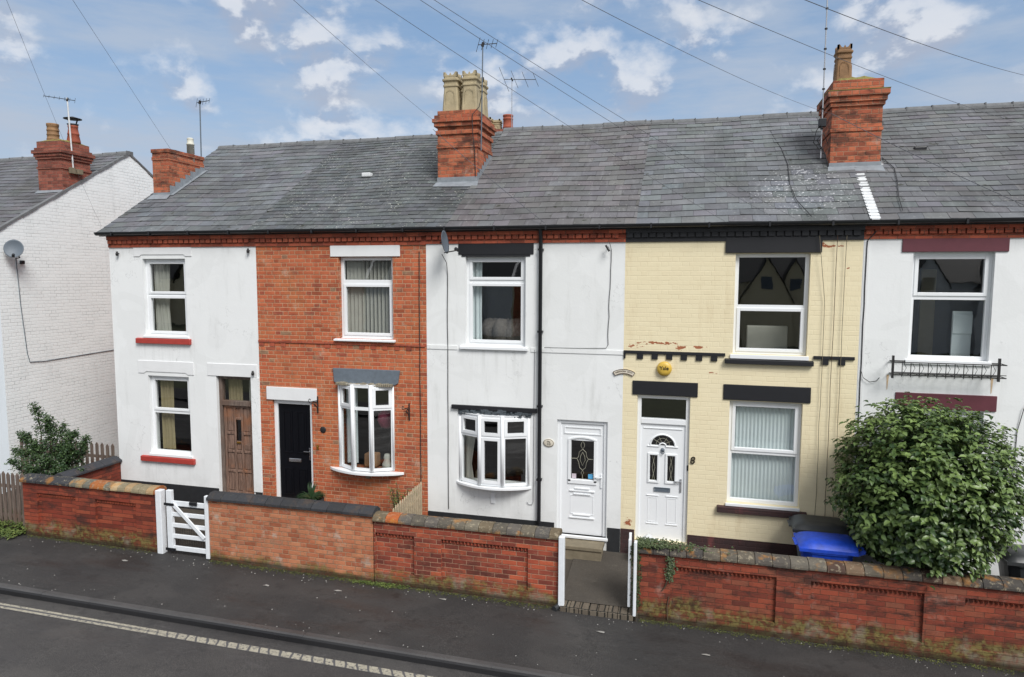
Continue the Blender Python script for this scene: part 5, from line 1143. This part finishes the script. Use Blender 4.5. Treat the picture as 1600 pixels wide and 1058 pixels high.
# arched name plate over the party line
t = thing('name_plate', (-1.03, 0, 3.27), 'small arched name plate over the join of white and cream fronts', 'name plate')
def arc(rr, a): return (-1.03+rr*math.sin(a), 3.27-.30+rr*math.cos(a))
b = MB(); n = 18; A0 = .56
for i in range(n):
    a0, a1 = -A0+2*A0*i/n, -A0+2*A0*(i+1)/n; q = [arc(.275, a0), arc(.275, a1), arc(.345, a1), arc(.345, a0)]
    v = [(x, -.018, z) for x, z in q]+[(x, 0, z) for x, z in q]; b.mesh(v, [(0, 1, 2, 3), (3, 2, 6, 7), (1, 0, 4, 5)])
b.build('plate', M['plaque'], t, recalc=False)
b = MB(); ring = [arc(.345, -A0+2*A0*i/n) for i in range(n+1)]+[arc(.275, A0-2*A0*i/n) for i in range(n+1)]; ring.append(ring[0]); b.tube([(x, -.019, z) for x, z in ring], .0055, 5)
for i, chh in enumerate('HAWTHORN COTT'):
    a = -.43+.86*i/12; 
    if chh != ' ': textmesh(b, chh, .034, lambda x, y, z, a=a: (arc(.31, a)[0]+x*math.cos(a)+y*math.sin(a), -.0195-z, arc(.31, a)[1]-x*math.sin(a)+y*math.cos(a)), .001)
b.build('lettering', M['rust'], t)
# iron window basket
t = thing('window_basket', (3.72, -.12, 3.5), 'black wrought iron window basket rusting under the upper right window', 'window box')
bz0, bz1, bx0, bx1, by = 3.41, 3.60, 2.99, 4.47, -.22
b = MB()
for y in (by, -.02):
    for z in (bz0, bz1): b.bar((bx0, y, z), (bx1, y, z), .014)
for x in (bx0, bx1):
    for z in (bz0, bz1): b.bar((x, by, z), (x, -.02, z), .012)
b.bar((bx0, by, 3.45), (bx1, by, 3.45), .010); b.build('frame', M['iron'], t)
b = MB(); n = 11
for i in range(n):
    x = bx0+.12+(bx1-bx0-.2)*i/n; b.bar((x, by, bz1), (x, by, bz0-.03), .009); b.bar((x, by, bz0), (x, -.02, bz0), .009); b.tube([(x+.02, by-.005, bz1-.01), (x+.05, by-.02, 3.52), (x+.02, by-.03, 3.46), (x, by-.01, 3.42)], .004, 4)
b.build('bars', M['iron'], t)
for x in (bx0-.01, bx1-.10): b = MB(); b.bar((x, by-.01, 3.70), (x, by-.01, 3.36), .03); b.build('post', M['iron'], t)
rs_ = plain('rust stain', srgb(206, 180, 148), .9, .2, 30)
for x in (bx0-.03, bx1-.11): b = MB(); b.face([(x, -.0025, 3.38), (x+.035, -.0025, 3.38), (x+.02, -.0025, 3.16), (x+.01, -.0025, 3.14)]); b.build('rust_streak', rs_, H6, recalc=False)

# ------------------------------------------------------------------ aerials
def aerial(label, base, top, boom, els, elv=(0, 0, 1), r=.014, bend=None, dots=False, m='dish', elen=.16):
    t = thing('tv_aerial', base, label, 'tv aerial'); base, top = Vector(base), Vector(top); b = MB()
    b.tube([base, top], r, 7); b.build('mast', M[m], t)
    if dots:
        n = 10
        for i in range(n): b = MB(); p = base.lerp(top, (i+.5)/n); b.tube([p-Vector((0, 0, .012)), p+Vector((0, 0, .012))], .024, 6); b.build('mast_ring', M['iron'], t)
    if boom:
        b = MB(); p0 = top+Vector((0, 0, -.04))-Vector(boom)*.25; p1 = top+Vector((0, 0, -.04))+Vector(boom)*.75; b.tube([p0, p1], .008, 5); e = Vector(elv).normalized()
        for i in range(els):
            p = p0.lerp(p1, i/(els-1)); l = elen*(1.25 if i == 0 else 1-.4*i/els); b.tube([p-e*l, p+e*l], .005, 4)
        b.bar(p0.lerp(p1, .25)-e*.04, p0.lerp(p1, .25)+e*.04, .05, .03); b.build('antenna', M['iron'], t)
    return t
aerial('tall straight aerial mast on the small chimney with the white flue', (-11.06, 2.34, 7.2), (-11.04, 2.34, 8.88), (.42, -.1, .0), 5, (.25, 0, 1), .014, elen=.08)
aerial('slim aerial mast in front of the crown topped chimney pots', (-3.96, 1.36, 7.28), (-3.93, 1.38, 9.30), (.34, .1, .03), 5, (.3, 0, 1), .012, elen=.11)
aerial('very tall ringed mast reaching out of the picture beside the right chimney', (2.12, 1.40, 6.9), (2.12, 1.40, 10.2), None, 0, r=.011, dots=True, m='alu')
aerial('white aerial pole on the far left red chimney', (-14.36, 1.98, 7.35), (-14.40, 1.95, 9.05), (-.75, -.15, .12), 7, (0, .2, 1), .018, m='leadwhite', elen=.05)
aerial('pale aerial with long tilted rods behind the crown topped chimney', (-4.35, 5.2, 7.6), (-4.35, 5.2, 9.72), (.75, .2, .0), 4, (-.42, 0, 1), .009, m='alu', elen=.26)
b = MB(); b.box(2.06, 2.18, 1.34, 1.44, 7.42, 7.56); tag(b.build('junction_box', M['black'], bevel=.01), 'black box strapped to the ringed mast beside the right chimney', 'junction box')
cable('tangled black cables beside the right chimney stack', [(2.13, 1.36, 7.5), (2.02, 1.30, 7.35), (1.98, 1.3, 7.15), (2.10, 1.32, 7.02), (2.22, 1.40, 7.15), (2.14, 1.36, 7.32), (2.04, 1.34, 7.2), (2.2, 1.40, 6.95), (2.24, 1.43, 6.75)], .009)
cable('black cable down the front edge of the crown topped chimney', [(-3.93, 1.37, 8.4), (-4.0, 1.36, 8.1), (-4.12, 1.30, 7.95), (-4.12, 1.33, 7.6), (-4.10, 1.39, 7.3), (-4.085, 1.395, 6.8)], .010)
b = MB(); b.box(-14.37, -14.33, 1.86, 2.02, 7.28, 7.42); b.box(-14.39, -14.3, 2.05, 2.2, 7.28, 7.4); tag(b.build('mast_bracket', M['concrete'], bevel=.004), 'mast bracket bolted on the far left red chimney', 'bracket')
def roofline(pts): return [(x, y, rz(x, y)+.05) for x, y in pts]
cable('loose black cable lying on the slates left of the right chimney', roofline([(1.32, 3.62), (1.45, 3.0), (1.58, 2.2), (1.62, 1.6), (1.58, .9), (1.62, .4), (1.78, -.1)]), .008)
cable('loose black cable lying on the slates right of the right chimney', roofline([(3.16, 1.75), (3.26, 1.35), (3.20, .9), (3.10, .4), (3.06, .0)]), .008)

# ------------------------------------------------------------------ overhead wires (from the poles across the street)
def wire(label, a, c, s=.25, r=.0022, ext=.6):
    a, c = Vector(a), Vector(c); a = a+(a-c)*ext; n = 40; b = MB()
    b.tube([a.lerp(c, i/n)+Vector((0, 0, -s*4*(i/n)*(1-i/n))) for i in range(n+1)], r, 5, cap=False); tag(b.build('overhead_wire', M['wire']), label, 'wire', 'overhead wires crossing to the houses')
for a, c, s, lb in (
    ((-7.23, -5.0, 6.92), (-11.40, -.2, 5.80), .10, 'thin overhead wire ending at the left corner gutter of the red silled house'),
    ((-6.46, -4.0, 6.52), (-8.60, -.2, 5.76), .05, 'thin overhead wire ending at the gutter over the red silled house door'),
    ((-3.86, -5.0, 7.59), (-4.93, 1.35, 7.90), .05, 'overhead wire ending at the left corner of the crown topped chimney'),
    ((-2.37, -6.0, 7.09), (.55, -.07, 5.72), .10, 'overhead wire ending at the black upper lintel of the cream house'),
    ((-1.92, -6.0, 7.04), (1.19, -.2, 5.80), .12, 'left of the close pair of overhead wires ending at the cream house gutter'),
    ((-1.84, -6.0, 7.06), (1.53, -.2, 5.76), .12, 'right of the close pair of overhead wires ending at the cream house gutter'),
    ((-.50, -6.0, 6.92), (2.27, 1.44, 7.64), .14, 'overhead wire ending at the left side of the right brick chimney'),
    ((.41, -6.0, 6.83), (4.86, .6, 7.14), .12, 'overhead wire passing behind the brown pot of the right chimney'),
    ((.83, -7.0, 6.44), (3.34, -3.0, 6.98), .06, 'highest overhead wire crossing the upper right corner of the sky')):
    wire(lb, a, c, s, ext=3.0 if a[0] == -6.46 else .6, r=.0014 if a[0] < -6 else .0022)
def wire2(label, a, c, s):
    a, c = Vector(a), Vector(c); n = 24; b = MB(); b.tube([a.lerp(c, i/n)+Vector((0, 0, -s*4*(i/n)*(1-i/n))) for i in range(n+1)], .005, 5, cap=False); tag(b.build('overhead_wire', M['wire']), label, 'wire', 'overhead wires crossing to the houses')
wire2('short wire crossing the front of the crown topped chimney down to the gutter', (-4.93, 1.32, 7.72), (-2.38, -.2, 5.76), .03)
wire2('wire from the right brick chimney down across the slates to the right', (2.26, 1.40, 7.64), (4.70, -.05, 5.86), .03)
sqpot(rc, -5.22, 6.0, 8.6, .15, .36, 'buffpot'); sqpot(rc, -5.00, 6.15, 8.6, .13, .34, 'buffpot'); roundpot(rc, -4.66, 6.0, 8.6, .13, .42, 'redpot', 2, .95)

# ================================================================== vegetation
def leaf(b, p, n, u, L, W, col, fold=.25):
    n = n.normalized(); u = (u-n*u.dot(n)).normalized(); s = n.cross(u)
    a = p; m1 = p+u*L*.35+n*L*.04; m2 = p+u*L*.72+n*L*.02; t = p+u*L-n*L*.12
    l1, r1 = m1+s*W*.5+n*W*fold, m1-s*W*.5+n*W*fold; l2, r2 = m2+s*W*.38+n*W*fold*.8, m2-s*W*.38+n*W*fold*.8
    b.mesh([a, m1, m2, t, l1, l2, r1, r2], [(0, 4, 1), (4, 5, 2, 1), (5, 3, 2), (0, 1, 6), (1, 2, 7, 6), (2, 3, 7)], col, True)
def bush_branches(b, base, tips, r0, rg, k=3):
    for tp in tips:
        p = [Vector(base)]
        for i in range(1, 6):
            q = Vector(base).lerp(Vector(tp), i/5)+Vector((rg.uniform(-.05, .05), rg.uniform(-.05, .05), .10*math.sin(i/5*math.pi))); p.append(q)
        b.tube(p, r0, 5, r1=r0*.25)
# ---- the big round bush
rg = random.Random(77); CC = Vector((3.29, -.93, 1.84)); t = thing('camellia_bush', (3.2, -.93, .1), 'big round glossy leaved bush spilling over the long brick wall', 'bush')
def rad(d):
    base = Vector((d.x/1.13, d.y/.96, d.z/1.25)).length; s = 1/base
    nz = noise.noise(d*2.2+Vector((3, 1, 5)))*.10+noise.noise(d*5.0+Vector((9, 2, 1)))*.12
    sq = 1+.05*(abs(d.x*d.z))*2
    if d.z < 0: sq *= 1-.20*min(1, -d.z*1.6)*abs(d.x)
    if d.z > .6: s *= 1-.06*(d.z-.6)
    return s*(1+nz)*sq
b = MB(); tips = []
for i in range(26):
    d = Vector((rg.gauss(0, 1), rg.gauss(0, 1), rg.gauss(.3, 1))).normalized(); tips.append(CC+d*rad(d)*.8)
bush_branches(b, (3.2, -.85, .05), tips, .022, rg); b.build('branches', M['bark'], t)
b = MB(); cnt = 0
clumps = []
for i in range(2300):
    d = Vector((rg.gauss(0, 1), rg.gauss(0, 1), rg.gauss(0, 1))).normalized(); clumps.append((d, rg.random()))
for d, q in clumps:
    rr = rad(d)*(1-.55*q**1.8) if q < .92 else rad(d)*(1.0+.10*(q-.92)*10)
    c = CC+d*rr
    if c.z < .85 and c.y > -1.78 and c.y < -1.1 and False: continue
    if c.y > -.03: continue
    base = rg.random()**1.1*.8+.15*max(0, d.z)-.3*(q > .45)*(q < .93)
    tw = (d+Vector((rg.uniform(-.5, .5), rg.uniform(-.5, .5), rg.uniform(-.2, .6)))).normalized()
    for k in range(rg.randint(7, 10)):
        off = Vector((rg.gauss(0, .045), rg.gauss(0, .045), rg.gauss(0, .035))); a = rg.uniform(0, 6.283)
        u = (Vector((math.cos(a), math.sin(a), rg.uniform(-.55, .15)))+d*.55).normalized()
        n = (Vector((rg.uniform(-.4, .4), rg.uniform(-.4, .4), 1))+d*.7).normalized()
        if abs(n.dot(u)) > .9: continue
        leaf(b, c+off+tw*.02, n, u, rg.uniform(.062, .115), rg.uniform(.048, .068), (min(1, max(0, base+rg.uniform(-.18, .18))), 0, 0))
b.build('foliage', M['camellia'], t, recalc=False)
# ---- holly behind the left wall
t = thing('holly_bush', (-11.95, -.85, .05), 'loose pointed holly bush behind the left end of the first brick wall', 'bush'); rg = random.Random(12)
shoots = [((-12.75, -.75, 2.26), .26), ((-12.55, -.6, 1.95), .3), ((-12.95, -.8, 1.65), .25), ((-12.2, -.6, 1.86), .3), ((-13.1, -.9, 1.35), .25), ((-11.95, -.7, 1.70), .28), ((-11.68, -.8, 1.78), .2), ((-11.50, -.7, 1.66), .16), ((-11.75, -.9, 1.45), .28), ((-12.4, -1.1, 1.55), .32), ((-12.9, -1.2, 1.2), .28), ((-12.0, -1.2, 1.3), .3), ((-11.7, -1.15, 1.15), .25), ((-12.5, -.3, 1.4), .3), ((-12.0, -.3, 1.3), .3), ((-13.2, -.7, 1.62), .12), ((-12.4, -.8, 2.05), .12), ((-11.45, -.95, 1.05), .18), ((-12.3, -1.3, 1.1), .28)]
b = MB(); bush_branches(b, (-12.2, -.75, 0), [s_[0] for s_ in shoots], .02, rg); b.build('branches', M['bark'], t)
b = MB()
for tp, sp in shoots:
    tp = Vector(tp); ax = (tp-Vector((-12.2, -.8, .7))); 
    for i in range(85):
        f = rg.random()**.75; w_ = sp*(1.08-f)*1.0+.02; c = tp-ax*(1-f)*.62+Vector((rg.gauss(0, w_*.5), rg.gauss(0, w_*.5), rg.gauss(0, w_*.35)))
        base = rg.random()**1.5*.9
        for k in range(6):
            a = rg.uniform(0, 6.283); u = Vector((math.cos(a), math.sin(a), rg.uniform(-.3, .5))).normalized(); n = Vector((rg.uniform(-.6, .6), rg.uniform(-.8, .2), .8)).normalized()
            if abs(n.dot(u)) > .9: continue
            leaf(b, c+Vector((rg.gauss(0, .028), rg.gauss(0, .028), rg.gauss(0, .028))), n, u, rg.uniform(.035, .058), rg.uniform(.022, .034), (min(1, max(0, base+rg.uniform(-.15, .15))), 0, 0), .4)
b.build('foliage', M['holly'], t, recalc=False)
# ---- ground growth
def tufts(name, label, cat, area, n, m, L=(.03, .07), seed=1, h=.05, kind=None, up_=.8, zf=None):
    rg = random.Random(seed); b = MB()
    for i in range(n):
        p = area(rg); base = rg.random()
        for k in range(5):
            a = rg.uniform(0, 6.283); u = Vector((math.cos(a), math.sin(a), rg.uniform(.1, up_))).normalized(); nn = Vector((rg.uniform(-.4, .4), rg.uniform(-.5, .2), 1)).normalized()
            if abs(nn.dot(u)) > .95: continue
            l = rg.uniform(*L); leaf(b, Vector(p)+Vector((rg.gauss(0, .02), rg.gauss(0, .02), rg.uniform(0, h))), nn, u, l, l*.45, (min(1, max(0, base+rg.uniform(-.2, .2))), 0, 0))
    o = b.build(name, m, recalc=False); tag(o, label, cat); 
    if kind: o['kind'] = kind
    return o
def A1(rg):
    x = rg.uniform(-14.2, -12.12); y = rg.uniform(-1.75, -1.0)-.25*rg.random()**2; return (x, y, gz(x)+.02+.12*rg.random()*(y > -1.6))
tufts('weeds', 'green weeds spreading on the pavement edge left of the first brick wall', 'weeds', A1, 1000, M['weed'], (.035, .08), 3, .07, 'stuff')
def A2(x0, x1, d=.05, p=2):
    def f(rg):
        x = rg.uniform(x0, x1); return (x, -1.605-abs(rg.gauss(0, d)), gz(x)-.01)
    return f
tufts('moss', 'mossy weeds along the foot of the brick walls', 'moss', A2(-12.1, -9.2, .035), 260, M['moss'], (.012, .028), 4, .02, 'stuff', .5)
tufts('moss', 'mossy weeds along the foot of the orange wall', 'moss', A2(-8.0, -4.9, .05), 420, M['moss'], (.012, .03), 5, .02, 'stuff', .5)
tufts('weeds', 'bright weeds at the joint of the orange and the multi red walls', 'weeds', lambda r: (r.gauss(-4.85, .28), -1.62-abs(r.gauss(0, .05)), gz(-4.9)), 150, M['weed'], (.015, .035), 6, .025, 'stuff')
tufts('moss', 'mossy weeds along the foot of the multi red wall', 'moss', A2(-4.9, -1.85, .05), 420, M['moss'], (.012, .03), 7, .02, 'stuff', .5)
tufts('moss', 'mossy weeds along the foot of the long wall', 'moss', A2(-.6, 6.2, .05), 800, M['moss'], (.012, .03), 8, .02, 'stuff', .5)
# ---- ivy at the end of the long wall
rg = random.Random(21); t = thing('ivy', (-.5, -1.6, 0), 'small leaved ivy creeping over the left end of the long wall', 'ivy'); b = MB(); s = MB()
for i in range(900):
    q = rg.random()
    if q < .55: x = -.66+abs(rg.gauss(0, .42)); x = min(x, .75); p = Vector((x, -1.60+rg.uniform(-.06, .24), .93+.03*rg.random()-.0*x)); n = Vector((rg.uniform(-.3, .3), -.4, 1))
    elif q < .9: p = Vector((-.655+rg.gauss(0, .035), -1.62+rg.uniform(-.03, .02), .95-1.0*rg.random()**1.4)); n = Vector((-.5, -1, .3))
    else: p = Vector((-.17+rg.gauss(0, .03), -1.625, .8-.35*rg.random())); n = Vector((rg.uniform(-.3, .3), -1, .4))
    for k in range(2):
        a = rg.uniform(0, 6.28); u = Vector((math.cos(a), -.3, math.sin(a))).normalized()
        if abs(n.normalized().dot(u)) > .9: continue
        leaf(b, p+Vector((rg.gauss(0, .015), rg.gauss(0, .01), rg.gauss(0, .012))), n, u, rg.uniform(.02, .042), rg.uniform(.018, .03), (rg.random()*.9, 0, 0))
b.build('leaves', M['ivy'], t, recalc=False)
s.tube([(-.16, -1.61, .84), (-.17, -1.62, .6), (-.23, -1.62, .35), (-.28, -1.62, .28)], .010, 5); s.tube([(-.18, -1.61, .2), (-.2, -1.62, .05), (-.19, -1.62, -.15)], .007, 5); s.tube([(-.62, -1.61, .9), (-.40, -1.55, .95), (-.1, -1.5, .95), (.3, -1.5, .93)], .008, 5)
s.build('stems', M['bark'], t)
# ---- pot plant by the black door, shrub by the picket fence
t = thing('potted_plant', (-6.58, -.62, .15), 'dark spiky potted plant beside the black front door', 'plant'); b = MB()
b.lathe([(.13, .12), (.19, .74), (.21, .74), (.21, .80), (.17, .80), (.15, .74)], (-6.58, -.62, 0), 16); b.build('pot', M['binblack'], t); b = MB(); rg = random.Random(9)
for i in range(260):
    a = rg.uniform(0, 6.283); e = rg.uniform(.1, 1.3); L = rg.uniform(.16, .32); d = Vector((math.cos(a)*math.cos(e), math.sin(a)*math.cos(e), math.sin(e))); p = Vector((-6.60, -.62, .80))
    leaf(b, p, Vector((-d.x*.4, -d.y*.4, 1)) if e < 1.2 else Vector((0, -1, .1)), d, L, .03, (rg.random()*.1, 0, 0), .1)
b.build('foliage', M['holly'], t, recalc=False)
t = thing('shrub', (-5.0, -.3, .1), 'small wispy shrub between the picket fence and the brick house', 'shrub'); b = MB(); br = MB(); rg = random.Random(10)
for i in range(22):
    tp = Vector((-4.95+rg.gauss(0, .17), -.32+rg.gauss(0, .1), rg.uniform(.75, 1.12))); br.tube([(-4.95, -.32, .1), Vector((-4.95, -.32, .1)).lerp(tp, .5), tp], .006, 4)
    for k in range(26):
        p = Vector((-4.95, -.32, .1)).lerp(tp, rg.uniform(.45, 1.03))+Vector((rg.gauss(0, .03), rg.gauss(0, .03), rg.gauss(0, .02))); a = rg.uniform(0, 6.28)
        leaf(b, p, Vector((rg.uniform(-.4, .4), -.4, 1)), Vector((math.cos(a), math.sin(a), .3)), rg.uniform(.025, .05), .016, (rg.random()*.8, 0, 0))
br.build('stems', M['bark'], t); b.build('foliage', M['weed'], t, recalc=False)
# ---- crumpled wrapping on the wall by the cream door, loose litter
b = MB(); rg = random.Random(2); g_ = []
for i in range(9):
    for j in range(7): g_.append((-.70+i*.055+rg.uniform(-.01, .01), -.30+j*.04, .42+.16*math.sin(i*.5+.3)*(1-abs(j-3)/4)+rg.uniform(-.03, .03)))
b.mesh(g_, [(i*7+j, (i+1)*7+j, (i+1)*7+j+1, i*7+j+1) for i in range(8) for j in range(6)]); tag(b.build('plastic_sheet', M['leadwhite'], recalc=False), 'crumpled white plastic sheet at the foot of the cream house door', 'plastic sheet')
lit = [(-9.4, -2.05, 'scuffed pale scrap on the pavement in front of the first brick wall'), (-6.5, -2.2, 'pale scrap on the pavement below the orange wall'), (-5.3, -2.05, 'thin pale scrap on the pavement near the right end of the orange wall'), (-3.6, -1.85, 'pale torn scrap on the pavement below the multi red wall'), (-1.1, -2.15, 'pink white scrap on the pavement in front of the open path'), (.35, -2.35, 'white crumpled scrap on the pavement before the long wall')]
for x, y, lb in lit:
    b = MB(); rg = random.Random(int(x*10)); n = 7; pts = [(x+rg.uniform(.02, .06)*math.cos(i*6.283/n)*1.6, y+rg.uniform(.012, .03)*math.sin(i*6.283/n), gz(x)+.006+rg.uniform(0, .010)) for i in range(n)]
    for i in range(n): b.face([(x, y, gz(x)+.014), pts[i], pts[(i+1) % n]])
    tag(b.build('litter', M['litter'], recalc=False), lb, 'litter')
rg = random.Random(31); b = MB()
for i in range(260):
    x = rg.uniform(-12, 6); q = rg.random(); y = -1.66-abs(rg.gauss(0, .12)) if q < .5 else (-3.28+abs(rg.gauss(0, .06)) if q < .7 else rg.uniform(-3.25, -1.7)); s_ = rg.uniform(.004, .011); z = gz(x)
    if y < -3.5: continue
    b.mesh([(x-s_, y-s_, z), (x+s_, y-s_*.6, z), (x+s_*.5, y+s_, z), (x, y, z+s_)], [(0, 1, 3), (1, 2, 3), (2, 0, 3)])
o = b.build('grit', M['litter'], origin=(0, 0, 0)); tag(o, 'scattered grit and leaf crumbs on the pavement', 'grit', kind='stuff')
b = MB(); b.tube([(-1.86, -1.72, gz(-1.9)+.03), (-1.80, -1.60, gz(-1.9)+.04)], .045, 12); tag(b.build('drain_pipe', M['binblack']), 'short black drain pipe end at the foot of the left path post', 'drain pipe')

# ---- houses across the street (seen only mirrored in the window panes)
def opposite(x0, gables, m, label):
    t = thing('opposite_house', (x0, -45, -.6), label, 'house', 'houses across the street')
    b = MB(); b.face([(x0-7, -46, -1), (x0+7, -46, -1), (x0+7, -46, 4.6), (x0-7, -46, 4.6)])
    for cx, hw, za, ze, y in gables: b.face([(x0+cx-hw, y, -1), (x0+cx+hw, y, -1), (x0+cx+hw, y, ze), (x0+cx, y, za), (x0+cx-hw, y, ze)][::-1])
    b.build('wall', m, t, recalc=False)
    for cx, hw, za, ze, y in gables:
        for z in (4.0,): b = MB(); b.box(x0+cx-.4, x0+cx+.4, y, y+.05, z, z+.85); b.build('window', M['dish'], t)
    b = MB(); b.face([(x0-7, -45.8, 4.5), (x0+7, -45.8, 4.5), (x0+7, -50, 8), (x0-7, -50, 8)])
    for cx, hw, za, ze, y in gables:
        for sg in (-1, 1): b.face([(x0+cx+sg*(hw+.15), y+.2, ze-.12), (x0+cx, y+.2, za+.15), (x0+cx, -50, za+.15), (x0+cx+sg*(hw+.15), -50, ze-.12)])
    b.build('roof', M['binblack'], t, recalc=False)
opposite(6.4, ((-.5, 1.9, 6.4, 3.0, -45.0), (1.5, 1.3, 6.25, 3.6, -45.3)), M['cream'], 'cream twin gabled house across the street mirrored in the upper cream house window')
opposite(20.6, ((-3.5, 1.5, 6.6, 4.2, -45.1), (1.2, 1.4, 6.5, 4.2, -45.2)), M['render'], 'white gabled house across the street mirrored in the upper window over the iron basket')
opposite(-7.8, ((-2.5, 2.4, 7.4, 4.4, -45.1), (3.0, 1.6, 6.4, 4.0, -45.2)), M['brick12'], 'orange brick gabled house across the street mirrored in the window under the black lintel')
opposite(-22, ((-3, 2.0, 7.0, 4.2, -45.1), (2.5, 1.8, 6.8, 4.2, -45.2)), M['render'], 'white gabled house across the street mirrored in the brick house windows')
opposite(-36.2, ((-3, 2.2, 7.1, 4.2, -45.1), (2.8, 1.6, 6.6, 4.2, -45.2)), M['brick12'], 'brick gabled house across the street mirrored in the red silled house windows')
opposite(-50.4, ((-3, 2.2, 7.1, 4.2, -45.1), (2.8, 1.6, 6.6, 4.2, -45.2)), M['cream'], 'cream gabled house across the street mirrored at the left of the red silled house windows')

# ------------------------------------------------------------------ render
S.render.engine = 'CYCLES'
S.cycles.max_bounces = 8; S.cycles.transparent_max_bounces = 12
